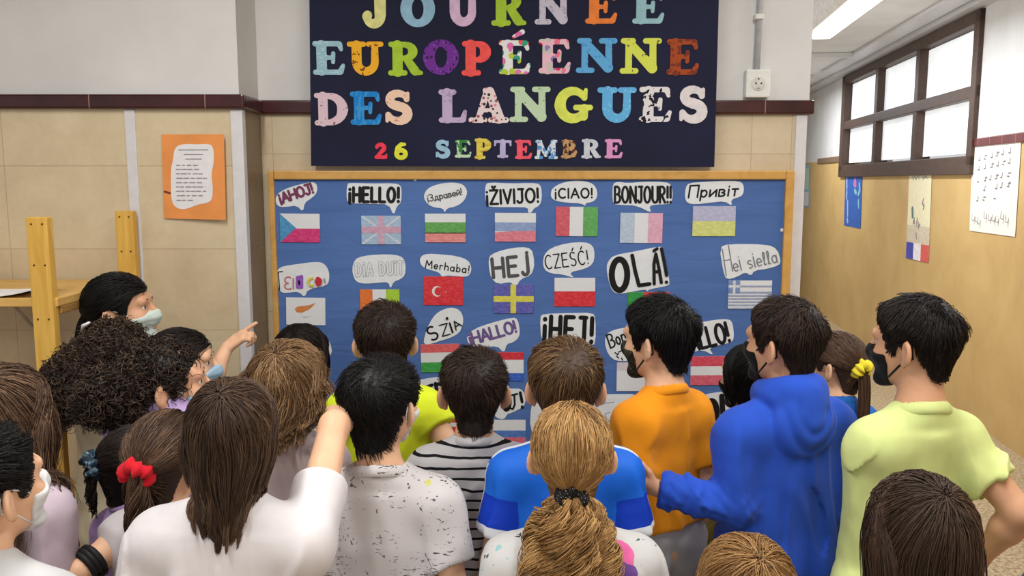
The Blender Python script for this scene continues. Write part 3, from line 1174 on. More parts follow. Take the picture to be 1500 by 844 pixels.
bubble('A', [(100, 215), (113, 185), (160, 155), (240, 130), (320, 112), (350, 120), (360, 150), (352, 185), (320, 215), (280, 240), (270, 298), (230, 258), (180, 265), (130, 268), (105, 250)],
       'white speech bubble reading AHOJ in wine-coloured letters', [('¡AHOJ!', (134, 246), (336, 178), 60, 16, 'wine', {'gap': .17})])
bubble('A', [(543, 125), (560, 118), (700, 122), (830, 120), (870, 130), (880, 160), (877, 240), (850, 262), (830, 322), (800, 250), (700, 248), (580, 245), (545, 240), (538, 190)],
       'white speech bubble reading HELLO in thick black letters', [('¡HELLO!', (556, 234), (862, 236), 86, 20, 'black', {'gap': .32})])
bubble('A', [(1015, 210), (1025, 170), (1060, 140), (1130, 120), (1200, 115), (1256, 125), (1284, 160), (1281, 200), (1256, 240), (1211, 265), (1160, 275), (1145, 302), (1135, 275), (1080, 270), (1040, 250)],
       'white speech bubble with a small dark Cyrillic word above the green-striped flag', [('¡Здравей!', (1042, 234), (1254, 190), 40, 7, 'dgrey', {'gap': .14})])
bubble('B', [(215, 130), (235, 115), (380, 122), (500, 118), (555, 125), (565, 180), (560, 240), (540, 265), (515, 275), (500, 303), (478, 303), (480, 270), (400, 268), (280, 268), (225, 262), (213, 200)],
       'white speech bubble reading ŽIVIJO in uneven black letters', [('¡ŽIVIJO!', (224, 250), (544, 236), 84, 15, 'black', {'gap': .2})])
bubble('B', [(618, 185), (630, 150), (680, 120), (760, 103), (830, 107), (885, 125), (908, 170), (905, 210), (880, 235), (830, 245), (838, 262), (805, 245), (720, 240), (660, 232), (625, 215)],
       'oval white speech bubble reading CIAO in neat printed letters', [('¡CIAO!', (646, 212), (876, 210), 58, 11, 'black', {'gap': .22})])
bubble('B', [(1003, 125), (1030, 110), (1100, 120), (1200, 110), (1330, 112), (1365, 130), (1375, 190), (1365, 240), (1340, 250), (1270, 252), (1225, 262), (1245, 306), (1150, 258), (1060, 255), (1005, 250), (1000, 190)],
       'white speech bubble reading BONJOUR in tall black letters', [('BONJOUR!!', (1016, 240), (1362, 240), 98, 15, 'black', {'gap': .26})])
bubble('C', [(395, 190), (400, 130), (420, 108), (500, 102), (620, 95), (700, 97), (725, 115), (727, 160), (710, 185), (655, 200), (660, 238), (620, 210), (540, 218), (460, 228), (410, 222)],
       'white speech bubble with an italic Cyrillic greeting, above the lilac and yellow flag', [('Привіт', (416, 190), (690, 178), 66, 10, 'black', {'slant': .2, 'gap': .2})])
bubble('A', [(109, 690), (114, 650), (150, 632), (250, 618), (350, 605), (400, 615), (430, 660), (433, 720), (415, 755), (300, 775), (280, 828), (245, 790), (180, 797), (135, 797), (116, 760)],
       'white speech bubble with multicoloured mirrored letters, above the white island flag',
       [('Γ', (126, 780), (152, 778), 112, 7, 'black'), ('Ɛ', (158, 776), (198, 774), 76, 8, 'pinkred'), ('ι', (206, 772), (216, 772), 80, 8, 'pinkred'),
        ([[(236, 700), (236, 762), (264, 762), (264, 694), (240, 700)], [(248, 715), (250, 750)]], 0, 0, 0, 16, 'violet'), ([[(247, 725), (249, 742)]], 0, 0, 0, 14, 'black'),
        ([[(332, 704), (312, 710), (306, 730), (314, 750), (334, 752)]], 0, 0, 0, 13, 'yellow'), ([[(362, 704), (352, 726), (362, 748), (378, 742), (382, 716), (366, 704)], [(366, 716), (366, 738)]], 0, 0, 0, 16, 'red'), ([[(404, 708), (408, 732)]], 0, 0, 0, 7, 'grey')])
bubble('A', [(572, 650), (590, 590), (640, 570), (740, 560), (840, 562), (890, 580), (905, 630), (900, 690), (870, 715), (830, 728), (810, 775), (798, 730), (740, 735), (660, 742), (610, 735), (585, 710)],
       'white speech bubble reading DIA DUIT in hollow grey outline letters', [('DiA DUiT', (600, 694), (890, 680), 76, 17, 'pgrey', {'gap': .34}), ('DiA DUiT', (600, 694), (890, 680), 76, 11, 'white', {'gap': .34})])
bubble('A', [(990, 600), (1000, 570), (1040, 555), (1120, 560), (1220, 570), (1290, 595), (1312, 640), (1305, 680), (1280, 700), (1200, 692), (1160, 690), (1130, 700), (1110, 670), (1050, 655), (1005, 635)],
       'white speech bubble with Merhaba in black handwriting', [('Merhaba!', (1026, 642), (1294, 676), 46, 7, 'black', {'gap': .22})])
bubble('B', [(235, 590), (250, 560), (330, 530), (440, 513), (500, 525), (515, 580), (517, 640), (495, 690), (430, 715), (410, 755), (385, 748), (370, 730), (290, 745), (250, 705), (238, 650)],
       'white speech bubble reading HEJ in thick dark grey letters', [('HEj', (266, 704), (486, 684), 116, 22, 'dgrey', {'gap': .3})])
bubble('B', [(570, 610), (580, 560), (620, 520), (720, 490), (830, 483), (880, 505), (892, 560), (880, 620), (830, 650), (730, 672), (770, 708), (690, 683), (620, 678), (580, 655)],
       'white speech bubble reading CZEŚĆ in thin black letters', [('CZEŚĆ!', (590, 652), (854, 618), 84, 8, 'black', {'gap': .25})])
bubble('B', [(963, 640), (975, 600), (1010, 565), (1150, 540), (1300, 508), (1315, 530), (1335, 640), (1357, 740), (1340, 755), (1230, 775), (1215, 790), (1205, 775), (1100, 795), (1040, 805), (1000, 790), (975, 720)],
       'big white speech bubble reading OLÁ in huge black letters', [([A_(1044, 686, 48, 96, 90, 450, 20)], 0, 0, 0, 38, 'black'), ([[(1122, 566), (1140, 660), (1164, 752), (1230, 742)]], 0, 0, 0, 24, 'black'), ([[(1258, 742), (1256, 620), (1268, 556), (1286, 640), (1302, 734)], [(1262, 668), (1288, 664)], [(1256, 538), (1276, 524)]], 0, 0, 0, 20, 'black'), ([[(1302, 524), (1318, 600), (1334, 690)], [(1332, 730), (1334, 732)]], 0, 0, 0, 20, 'black')])
bubble('C', [(590, 470), (640, 450), (860, 453), (915, 480), (935, 545), (925, 570), (860, 590), (785, 600), (768, 630), (735, 608), (690, 635), (630, 652), (612, 610)],
       'white speech bubble with Hei siella in faint pencil writing', [([[(606, 480), (628, 630)], [(640, 458), (664, 604)], [(612, 545), (652, 538)]], 0, 0, 0, 6, 'grey'), ('ei siella', (672, 606), (918, 552), 74, 6, 'grey', {'gap': .16})])
bubble('D', [(1015, 612), (1020, 560), (1050, 480), (1090, 420), (1150, 388), (1200, 382), (1240, 400), (1260, 440), (1258, 490), (1235, 540), (1180, 570), (1110, 590), (1072, 605)],
       'white drop-shaped speech bubble reading SZIA in black', [('S', (1064, 590), (1110, 568), 84, 12, 'black'), ('Z', (1132, 560), (1180, 546), 70, 8, 'black'), ('I', (1192, 536), (1198, 534), 60, 12, 'black'), ('A', (1216, 520), (1252, 494), 50, 8, 'black'), ([[(1160, 447), (1161, 449)]], 0, 0, 0, 17, 'black')])
bubble('E', [(232, 175), (260, 145), (330, 120), (420, 97), (440, 105), (449, 150), (445, 180), (420, 200), (395, 205), (385, 243), (355, 212), (300, 222), (250, 215), (237, 200)],
       'white speech bubble reading HALLO in purple letters', [('¡HALLO!', (250, 208), (436, 156), 46, 11, 'purple', {'gap': .18})])
bubble('E', [(530, 95), (545, 83), (640, 80), (745, 78), (757, 100), (757, 200), (740, 215), (700, 210), (560, 200), (535, 190)],
       'white speech bubble reading HEJ in thick black letters, above the boy in the blue tee', [('¡HEJ!', (545, 192), (742, 200), 100, 18, 'black', {'gap': .36})])
bubble('E', [(793, 200), (800, 165), (830, 148), (880, 138), (940, 148), (965, 190), (950, 250), (890, 275), (840, 275), (808, 250)],
       'round white speech bubble with black script starting Bon, beside the patterned mask', [('Bon', (818, 222), (884, 192), 54, 7, 'black', {'slant': .1}), ([[(836, 240), (846, 248), (850, 244)], [(842, 254), (850, 262)], [(862, 262), (866, 270)], [(850, 238), (862, 232)]], 0, 0, 0, 5, 'black')])
bubble('E', [(1100, 135), (1180, 118), (1250, 106), (1300, 104), (1314, 120), (1320, 165), (1316, 195), (1285, 205), (1215, 220), (1240, 254), (1190, 228), (1140, 242), (1100, 250)],
       'white speech bubble reading HALLO in condensed black letters, above the red-white-red flag', [('HALLO!', (1106, 244), (1304, 194), 78, 14, 'black', {'gap': .2})])
bubble('E', [(-10, 370), (50, 348), (130, 338), (200, 345), (210, 420), (190, 470), (128, 478), (110, 455), (60, 460), (-5, 460)],
       'white speech bubble with thick black letters behind the striped tee boy', [([[(92, 372), (70, 380), (72, 405), (92, 400)], [(72, 405), (78, 436), (94, 430)]], 0, 0, 0, 14, 'black'), ([[(106, 366), (116, 430)], [(108, 370), (130, 366), (134, 386), (114, 396)]], 0, 0, 0, 15, 'black')])
bubble('E', [(330, 395), (440, 385), (462, 395), (474, 430), (464, 462), (410, 488), (398, 490), (384, 514), (350, 505), (330, 470)],
       'white speech bubble ending OJ in black, right of the striped tee boy', [([A_(394, 440, 14, 34, 90, 450, 14)], 0, 0, 0, 16, 'black'), ([[(412, 414), (438, 408)], [(426, 412), (428, 452), (420, 470), (410, 466)]], 0, 0, 0, 8, 'black'), ([[(450, 402), (458, 440)], [(458, 460), (459, 462)]], 0, 0, 0, 12, 'black')])
bubble('P', [(778, 592), (786, 580), (860, 578), (946, 577), (950, 600), (948, 650), (900, 655), (790, 650), (776, 630)],
       'wide white speech bubble with faint pencil letters, left of the orange tee', [([[(882, 591), (900, 589)], [(893, 604), (886, 606), (888, 613), (893, 616), (888, 622)], [(904, 604), (898, 612), (902, 620)], [(908, 620), (912, 603), (917, 620)]], 0, 0, 0, 1.3, 'pgrey')])
bubble('P', [(1028, 580), (1040, 576), (1075, 572), (1110, 566), (1112, 620), (1090, 628), (1035, 634), (1026, 610)],
       'white speech bubble with a huge black O above the olive top', [([A_(1042, 604, 8, 17, 90, 450, 16)], 0, 0, 0, 9, 'black'), ([[(1057, 580), (1060, 628)]], 0, 0, 0, 8, 'black'), ([[(1074, 590), (1072, 624)], [(1061, 606), (1074, 604)]], 0, 0, 0, 6, 'black')])
bubble('P', [(440, 490), (462, 486), (474, 488), (484, 503), (487, 518), (478, 524), (450, 524), (438, 510)],
       'white speech bubble with a black ring, half hidden by a dark head', [([A_(468, 505, 13, 17, 90, 450, 16)], 0, 0, 0, 3.2, 'black')])
bubble('P', [(519, 492), (528, 480), (560, 476), (590, 482), (596, 505), (580, 516), (530, 516), (520, 508)],
       'white speech bubble mostly hidden by the boy in the neon yellow tee', [])


# paper flags
def flag(x0, y0, x1, y1, label, draw, base=(226, 228, 232), rot=0.0, off=0.0):
    Yf = YP - .0022 - off
    a, b = xz(x0, y1, Yf), xz(x1, y0, Yf)
    cx, cz, w, h = (a[0] + b[0]) / 2, (a[1] + b[1]) / 2, (b[0] - a[0]) / 2, (b[1] - a[1]) / 2
    e = empty('paper_flag', (cx, Yf, cz))
    e.rotation_euler = (0, rot, 0)
    tag(e, label, 'flag drawing', 'hand-coloured paper flags on the board')
    mb = MB().box((-w, -.001, -h), (w, 0, h))
    mb.build('paper', crayon(base, .02), e)
    for i, (pts, c) in enumerate(draw):
        pl = [((2 * u - 1) * w, (2 * v - 1) * h) for u, v in pts]
        m = MB()
        m.add([(x, -.0014 - .0003 * i, z) for x, z in pl], [tuple(range(len(pl)))])
        m.build('colour_field', crayon(c), e)
    return e


def crayon(c, var=.09):
    key = ('crayon', tuple(c), var)
    if key not in MATS:
        t = NT('crayon', .8, .15)
        v = t.coord('Object', (1, 1, 2.2), (0, .5, 0))
        n = t.noise(v, 45, 3, .7)
        lo = tuple(x * (1 - var * .8) for x in c)
        hi = tuple(min(255, x + (255 - x) * var * 1.6) for x in c)
        t.col(t.ramp(n, [(.35, lo), (.7, hi)]))
        MATS[key] = t.m
    return MATS[key]


R4 = lambda a, b, c, d: [(a, b), (c, b), (c, d), (a, d)]
flag(411, 313, 468, 355, 'paper flag with blue triangle over white and magenta bands', [(R4(0, 0, 1, .48), (214, 56, 122)), ([(0, 0), (.40, .5), (0, 1)], (72, 150, 204))], rot=.01)
flag(530, 316, 587, 358, 'pale blue paper flag with a faint pink cross', [(R4(0, 0, 1, 1), (166, 192, 220)), ([(0, .04), (.04, 0), (1, .96), (.96, 1)], (206, 216, 230)), ([(0, .96), (.04, 1), (1, .04), (.96, 0)], (206, 216, 230)), (R4(.42, 0, .58, 1), (206, 170, 196)), (R4(0, .40, 1, .62), (208, 160, 186))])
flag(623, 313, 682, 355, 'paper flag with white, green and pink-red bands', [(R4(0, .34, 1, .70), (96, 168, 84)), (R4(0, .30, 1, .345), (90, 70, 50)), (R4(0, 0, 1, .30), (232, 142, 140))])
flag(725, 312, 785, 354, 'paper flag with pale white, pale blue and salmon bands', [(R4(0, .36, 1, .67), (142, 164, 210)), ([(0, 0), (1, 0), (1, .38), (.5, .37), (0, .32)], (226, 128, 144))], rot=.005)
flag(814, 303, 876, 346, 'paper flag with red, white and green upright bands', [(R4(0, 0, .33, 1), (214, 92, 106)), (R4(.65, 0, 1, 1), (96, 172, 92))], rot=.01)
flag(908, 312, 971, 356, 'paper flag with pale blue, white and pink upright bands', [(R4(0, 0, .34, 1), (186, 204, 226)), (R4(.66, 0, 1, 1), (228, 172, 198))], rot=.01)
flag(1014, 302, 1078, 346, 'paper flag with pale lilac band over pale yellow band', [(R4(0, .5, 1, 1), (184, 186, 218)), (R4(0, 0, 1, .5), (214, 220, 130))])
flag(420, 436, 476, 476, 'white paper flag with an orange island shape', [([(.22, .58), (.26, .46), (.4, .44), (.52, .52), (.62, .6), (.76, .82), (.58, .72), (.46, .70), (.3, .68)], (216, 130, 66)), ([(.34, .32), (.5, .26), (.66, .33), (.5, .30)], (186, 196, 176))], rot=.02)
flag(528, 424, 585, 466, 'paper flag with orange, white and lime upright bands', [(R4(0, 0, .32, 1), (232, 116, 46)), (R4(.66, 0, 1, 1), (166, 210, 54))])
flag(621, 405, 678, 447, 'red paper flag with white crescent and star', [(R4(0, 0, 1, 1), (222, 50, 58)), ([(.34 + .13 * math.cos(t), .48 + .185 * math.sin(t)) for t in np.linspace(.7, 5.58, 16)] + [(.375 + .10 * math.cos(t), .48 + .145 * math.sin(t)) for t in np.linspace(5.4, .9, 14)], (236, 226, 226)), ([(.55, .5), (.57, .46), (.59, .48), (.575, .44), (.56, .44)], (236, 200, 200))], rot=.005)
flag(723, 417, 782, 459, 'violet blue paper flag with a yellow cross', [(R4(0, 0, 1, 1), (92, 92, 180)), (R4(0, .40, 1, .60), (224, 216, 84)), (R4(.42, 0, .56, 1), (224, 216, 84))])
flag(812, 407, 872, 449, 'paper flag with a white band over a red band', [(R4(0, 0, 1, .53), (222, 50, 58))])
flag(919, 428, 981, 470, 'paper flag with green and red fields above the orange tee boy', [(R4(0, 0, .37, 1), (46, 150, 66)), (R4(.37, 0, 1, 1), (220, 66, 60))])
flag(1066, 411, 1131, 453, 'paper flag with thin white and grey-blue stripes and a small cross', [(R4(0, i / 9, 1, i / 9 + .055), (150, 166, 200)) for i in range(5)] + [(R4(.26, 5 / 9, 1, 5 / 9 + .06), (150, 166, 200)), (R4(.26, 7 / 9, 1, 7 / 9 + .05), (150, 166, 200)), (R4(0, .56, .1, .76), (120, 144, 196)), (R4(.16, .56, .26, .76), (120, 144, 196)), (R4(0, .86, .1, 1), (120, 144, 196)), (R4(.16, .86, .26, 1), (120, 144, 196))])
flag(617, 504, 674, 545, 'paper flag with red, white and green level bands', [(R4(0, .70, 1, 1), (226, 92, 96)), (R4(0, 0, 1, .35), (62, 166, 72))], rot=-.02)
flag(704, 516, 767, 558, 'paper flag with strong red, white and blue bands', [(R4(0, .74, 1, 1), (214, 44, 56)), (R4(0, 0, 1, .27), (52, 94, 200))])
flag(903, 531, 962, 573, 'pale white paper flag half hidden by the patterned mask', [(R4(0, .72, 1, 1), (216, 204, 214))])
flag(1011, 522, 1070, 564, 'paper flag with red, white and red bands right of the orange tee boy', [(R4(0, .66, 1, 1), (218, 70, 90)), (R4(0, 0, 1, .34), (222, 96, 118))], rot=-.01)
flag(618, 600, 684, 645, 'bright red paper flag with one white band behind the striped tee boy', [(R4(0, .58, 1, 1), (222, 52, 52)), (R4(0, 0, 1, .44), (222, 70, 70))], rot=.0)
flag(712, 615, 770, 656, 'paper flag with white, blue and coral bands right of the striped tee boy', [(R4(0, .38, 1, .62), (78, 122, 200)), (R4(0, 0, 1, .38), (224, 104, 124))])

# ------------------------------------------------------------------ orange notice on the left wall
no = empty('orange_notice')
p = [xz(*q, YL - .006) for q in ((236, 197), (330, 197), (333, 322), (240, 320))]
cx, cz = np.mean([a[0] for a in p]), np.mean([a[1] for a in p])
no.location = (cx, YL - .001, cz)
tag(no, 'orange paper notice with a wavy white list on the tiled wall', 'notice')
mb = MB()
ps = [(a - cx, b - cz) for a, b in p]
# the right edge stands off the wall
for i, (u, w) in enumerate(ps):
    mb.v.append((u, -.004 if i in (0, 3) else -.02, w))
for i, (u, w) in enumerate(ps):
    mb.v.append((u, -.0034 if i in (0, 3) else -.0192, w))
mb.f = [(3, 2, 1, 0), (4, 5, 6, 7), (0, 1, 5, 4), (1, 2, 6, 5), (2, 3, 7, 6), (3, 0, 4, 7)]
mb.build('orange_paper', plain('orange card', (232, 150, 84), .7, .2, .04, 10), no)
zz = lambda x, y: tuple(c - d for c, d in zip(xz(200 + x / 5.275, 180 + y / 5.275, YL - .006), (cx, cz)))
wv = chaikin([zz(*q) for q in ((290, 230), (310, 180), (380, 162), (480, 168), (570, 162), (606, 190), (610, 300), (586, 400), (600, 500), (596, 590), (560, 618), (480, 630), (400, 664), (330, 668), (280, 630), (266, 540), (268, 350), (285, 290))], 2)


def slope(o):
    for vv in o.data.vertices:
        u = (vv.co.x - ps[0][0]) / (ps[1][0] - ps[0][0])
        vv.co.y += -.0048 - .016 * max(0, min(1, u))
    return o


slope(paper('list_sheet', wv, 0, .0006, plain('white sheet', (230, 228, 230), .7, .2, .02), no))
rg = random.Random(4)
st = []
for i, yy in enumerate((210, 245, 280, 328, 360, 394, 428, 462, 495, 528, 562, 598)):
    x0_, x1_ = [(330, 565), (375, 520), (385, 512)][i] if i < 3 else (305 + rg.randint(0, 15), [490, 490, 535, 552, 512, 540, 545, 518, 440][i - 3])
    x = x0_
    while x < x1_:
        w = rg.randint(14, 46)
        st.append([zz(x, yy), zz(min(x + w, x1_), yy)])
        x += w + (4 if i < 3 else rg.randint(8, 22))
slope(ribbons(st, .0032, -.0013).build('text_lines', plain('grey print', (150, 148, 152), .8), no))
slope(ribbons([[zz(218, 532), zz(258, 542)]], .0075, -.0006).build('pen_mark', plain('dark mark', (120, 60, 44), .7), no))

# ------------------------------------------------------------------ posters in the corridor
def wposter(name, pts, label, cat='poster', lift=.004):
    q = [on_wall(*p_) for p_ in pts]
    e = empty(name)
    ay, az = np.mean([a[0] for a in q]), np.mean([a[1] for a in q])
    P_ = WP + WD * ay
    e.location = (P_[0], P_[1], az)
    e.rotation_euler = (0, 0, WROT)
    tag(e, label, cat)

    def shape(nm, qq, mat, d0, d1):
        m = MB()
        n_ = len(qq)
        m.add([(-d1, a - ay, b - az) for a, b in qq] + [(-d0, a - ay, b - az) for a, b in qq],
              [tuple(range(n_)), tuple(range(2 * n_ - 1, n_ - 1, -1))] + [(i, n_ + i, n_ + (i + 1) % n_, (i + 1) % n_) for i in range(n_)])
        return m.build(nm, mat, e)
    shape('paper', q, None, lift, lift + .001)

    def uv(u, v_):
        a = np.array(q)
        t = a[0] * (1 - u) + a[1] * u
        b = a[3] * (1 - u) + a[2] * u
        r = b * (1 - v_) + t * v_
        return (r[0], r[1])
    return e, shape, uv, lift + .001, (ay, az)


def marks(e, uv, strokes, width, mat, depth, c, name='drawing'):
    mb_ = ribbons([[(uv(*q)[0] - c[0], uv(*q)[1] - c[1]) for q in s] for s in strokes], width, 0)
    mb_.v = [(y - depth, x, z) for x, y, z in mb_.v]
    return mb_.build(name, mat, e)


e, shp, uv, d, c = wposter('music_poster', [(1426, 214), (1497, 207), (1488, 347), (1421, 338)], 'large white poster of small black symbols under the maroon rail')
e.children[0].data.materials.append(plain('cream poster', (240, 234, 226), .7, .2, .02))
st = []
rg = random.Random(8)
for row, v_ in enumerate((.83, .72, .58, .47, .36)):
    for k in range(6):
        u = .18 + k * .125 + rg.uniform(-.02, .02)
        vv = v_ + .012 * k
        if rg.random() < .25 and row > 0:
            continue
        st.append([(u - .02, vv), (u + .02, vv - .004)])
        if rg.random() < .5:
            st.append([(u + .015, vv), (u + .02, vv + .05)])
        if rg.random() < .35:
            st.append([(u, vv + .03), (u + .05, vv + .035)])
marks(e, uv, st, .010, plain('faded ink', (136, 130, 134), .8), d + .001, c)
st = []
for u0, v0, sc in ((.06, .13, .07), (.14, .12, .06), (.20, .10, .07), (.34, .17, .08), (.44, .15, .06), (.52, .15, .06), (.60, .14, .06), (.70, .18, .08), (.80, .15, .07)):
    st.append([(u0, v0 + sc), (u0 - .01, v0), (u0 + .04, v0 - .01), (u0 + .06, v0 + sc * .6)])
    st.append([(u0 + .06, v0 + sc * .6), (u0 + .05, v0 - sc * .7)])
marks(e, uv, st, .0055, plain('poster pencil', (150, 146, 148), .8), d + .001, c, 'lettering')

e, shp, uv, d, c = wposter('tower_poster', [(1333, 248), (1366, 248), (1361, 385), (1328, 378)], 'narrow cream poster with a tricolour strip at the bottom, under the window')
e.children[0].data.materials.append(plain('pale cream', (240, 232, 196), .7, .2, .02))
shp('grey_ground', [uv(*q) for q in ((0, .19), (1, .19), (1, .38), (0, .38))], plain('grey wash', (214, 202, 180), .8), d, d + .001)
for u0, u1, cc in ((0, .33, (74, 80, 176)), (.33, .66, (236, 232, 236)), (.66, 1, (216, 98, 88))):
    shp('colour_field', [uv(*q) for q in ((u0, 0), (u1, 0), (u1, .185), (u0, .185))], plain('flag', cc, .8), d, d + .001)
marks(e, uv, [[(.15, .96), (.2, .88), (.28, .94), (.34, .88), (.42, .95), (.48, .89)], [(.6, .93), (.66, .89), (.74, .93), (.82, .90)]], .009, plain('faded ink', (136, 130, 134), .8), d + .001, c, 'lettering')
marks(e, uv, [[(.70, .68), (.66, .63), (.74, .60), (.70, .57)], [(.28, .40), (.32, .46), (.34, .40)], [(.5, .42), (.52, .36), (.58, .40)], [(.42, .30), (.46, .24)], [(.46, .46), (.42, .38)]], .02, plain('poster grey', (140, 130, 132), .8), d + .001, c)
marks(e, uv, [[(.22, .56), (.24, .48)]], .05, plain('poster teal', (96, 130, 130), .8), d + .001, c, 'teal_figure')

e, shp, uv, d, c = wposter('blue_poster', [(1239, 252), (1264, 251), (1261, 335), (1237, 330)], 'bright blue poster under the left end of the window')
e.children[0].data.materials.append(plain('blue card', (56, 100, 182), .6, .3, .04))
marks(e, uv, [[(.1, .9), (.13, .7)], [(.13, .62), (.12, .52)], [(.2, .45), (.22, .2)], [(.2, .12), (.24, .08)]], .05, plain('pale marks', (166, 180, 220), .8), d + .001, c, 'white_marks')
marks(e, uv, [[(.62, .86), (.56, .78), (.66, .76), (.62, .86)]], .06, plain('pink marks', (190, 120, 176), .8), d + .001, c, 'pink_shape')
marks(e, uv, [[(.86, .78), (.9, .66), (.82, .6)], [(.6, .66), (.7, .62)], [(.84, .48), (.86, .38)]], .05, plain('teal marks', (130, 190, 200), .8), d + .001, c, 'teal_shape')

e, shp, uv, d, c = wposter('pale_poster', [(1178, 242), (1187, 241), (1186, 304), (1176, 303)], 'narrow pale green and blue poster beyond the end of the board wall')
e.children[0].data.materials.append(plain('pale blue card', (148, 186, 200), .7, .2, .04))
shp('green_panel', [uv(*q) for q in ((.2, .42), (.8, .42), (.8, .92), (.2, .92))], plain('pale green', (190, 214, 190), .8), d, d + .001)
shp('white_panel', [uv(*q) for q in ((.2, .04), (.85, .04), (.85, .36), (.2, .36))], plain('pale pinkish', (226, 216, 220), .8), d, d + .001)

# ------------------------------------------------------------------ pine shelf unit, left
sh = empty('shelf_unit', (-1.70, 2.70, 0))
tag(sh, 'open pine shelf unit with tall posts against the left wall', 'shelf unit')
M_POST = wood('yellow pine', (206, 158, 66), (228, 184, 92), (6, 6, .6), .45, 6)
M_SHELF = wood('pine shelf', (206, 160, 84), (226, 186, 112), (.8, 5, 5), .45, 6)
pf, pb = at(57, 318, 2.46), at(184, 309, 2.93)
for x in (pf[0], -2.25):
    for yy, zt in ((2.46, pf[2]), (2.93, pb[2])):
        xx = x if x < -2 else (pf[0] if yy < 2.6 else pb[0])
        mb = MB().box((xx + 1.70 - .031, yy - 2.70 - .016, 0), (xx + 1.70 + .031, yy - 2.70 + .016, zt), .003)
        po = mb.build('post', M_POST, sh)
        for z in (zt - .02, zt - .14, zt - .30, zt - .53):
            for dx in (-.015, .017):
                MB().tube([(xx + 1.70 + dx, yy - 2.70 - .0175, z), (xx + 1.70 + dx, yy - 2.70 - .015, z)], .003, 8).build('peg_hole', plain('hole', (84, 60, 26), .8), po)
zs = at(20, 438, 2.46)[2] + .002
xr = -1.345
for z in (zs, .62):
    MB().box((-.6, -.24, z - .026), (xr + 1.70, .24, z), .003).build('shelf_board', M_SHELF, sh)
    MB().box((xr + 1.70 - .03, -.22, z - .05), (xr + 1.70, .22, z - .026), .003).build('shelf_cleat', wood('brown cleat', (150, 110, 60), (176, 134, 78), (5, 1, 5), .5, 6), sh)
b0, b1 = at(5, 440, 2.90), at(75, 520, 2.90)
MB().tube([(b0[0] - .35 + 1.70, .23, b0[2] + .37), (b0[0] + 1.70, .23, b0[2]), (b1[0] + 1.70, .23, b1[2]), (b1[0] + .1 + 1.70, .23, b1[2] - .1)], .007, 8).build('cross_brace', plain('steel strap', (176, 166, 150), .3, .6), sh)
pa = empty('paper_sheet', (at(8, 418, 2.62)[0], 2.56, zs))
tag(pa, 'loose white paper sheet lying on the pine shelf', 'paper')
mb = MB()
N = 12
vs = []
for i in range(N + 1):
    for j in (0, 1):
        u = i / N
        vs.append((-.16 + .32 * u, -.1 + .2 * j, .002 + .03 * max(0, u - .55) ** 2 * 3))
fs = [(2 * i, 2 * i + 2, 2 * i + 3, 2 * i + 1) for i in range(N)]
vs2 = [(x, y, z - .0015) for x, y, z in vs]
nb_ = len(vs)
fs += [tuple(nb_ + q for q in f[::-1]) for f in fs]
fs += [(2 * i, nb_ + 2 * i, nb_ + 2 * i + 2, 2 * i + 2) for i in range(N)] + [(2 * i + 1, 2 * i + 3, nb_ + 2 * i + 3, nb_ + 2 * i + 1) for i in range(N)] + [(0, 1, nb_ + 1, nb_), (2 * N, nb_ + 2 * N, nb_ + 2 * N + 1, 2 * N + 1)]
mb.add(vs, fs)
mb.build('sheet', plain('white paper', (238, 236, 236), .7), pa)

# brown slats standing low against the wall
sl = empty('slatted_panel', (-1.13, YL - .03, 0))
tag(sl, 'low brown slatted wooden panel against the wall behind the children', 'panel')
mb = MB()
for i in range(7):
    mb.box((-.15, -.018, .03 + i * .08), (.175, .012, .075 + i * .08), .004)
mb.build('slats', wood('brown slat', (120, 84, 50), (158, 118, 76), (.8, 4, 4), .5, 6), sl)
mb = MB()
for x in (-.13, .15):
    mb.box((x - .02, .010, 0), (x + .02, .028, .56), .003)
mb.build('uprights', wood('dark upright', (70, 48, 32), (90, 62, 42), (4, 4, 1)), sl)

# ------------------------------------------------------------------ people
SKINS = {}


def skin_mat(tone):
    if tone not in SKINS:
        t = NT('skin', .5, .3)
        n = t.noise(t.coord(), 14, 4)
        c = tone
        t.col(t.ramp(n, [(.3, (c[0] * .95, c[1] * .92, c[2] * .90)), (.7, c)]))
        t.b.inputs['Subsurface Weight'].default_value = .12
        t.b.inputs['Subsurface Radius'].default_value = (1, .4, .25)
        t.b.inputs['Subsurface Scale'].default_value = .01
        SKINS[tone] = t.m
    return SKINS[tone]


HAIRM = {}


def hair_mat(dark, mid, light, rough=.5, spec=.28):
    k = (dark, mid, light)
    if k not in HAIRM:
        t = NT('hair', rough, spec)
        t.col(t.ramp(t.attr('hv'), [(.0, dark), (.5, mid), (1.0, light)]))
        HAIRM[k] = t.m
    return HAIRM[k]


def fabric(t, strength=.12, scale=500):
    n = t.noise(t.coord(), scale, 1)
    t.bump(n, strength, .001)


def cloth(name, c, rough=.85, var=.04):
    k = ('cloth', name, tuple(c))
    if k not in MATS:
        t = NT(name, rough, .15)
        t.col(t.ramp(t.noise(t.coord(), 9, 3), [(.3, tuple(x * (1 - var) for x in c)), (.7, tuple(min(255, x * (1 + var)) for x in c))]))
        t.b.inputs['Sheen Weight'].default_value = .08
        fabric(t)
        MATS[k] = t.m
    return MATS[k]


# head in its own frame: x right, y forward, z up, origin between the ears
_cran = ell((0, -.006, .03), (.0735, .089, .078))
_jaw = ell((0, .028, -.036), (.054, .060, .066))


def skull(P):
    return smin(_cran(P), _jaw(P), .03)


_nape = rc((0, -.022, -.03), (0, -.034, -.15), .049, .052)


def skullh(P):
    """scalp with the back of the neck, where hair grows"""
    return smin(skull(P), _nape(P), .03)


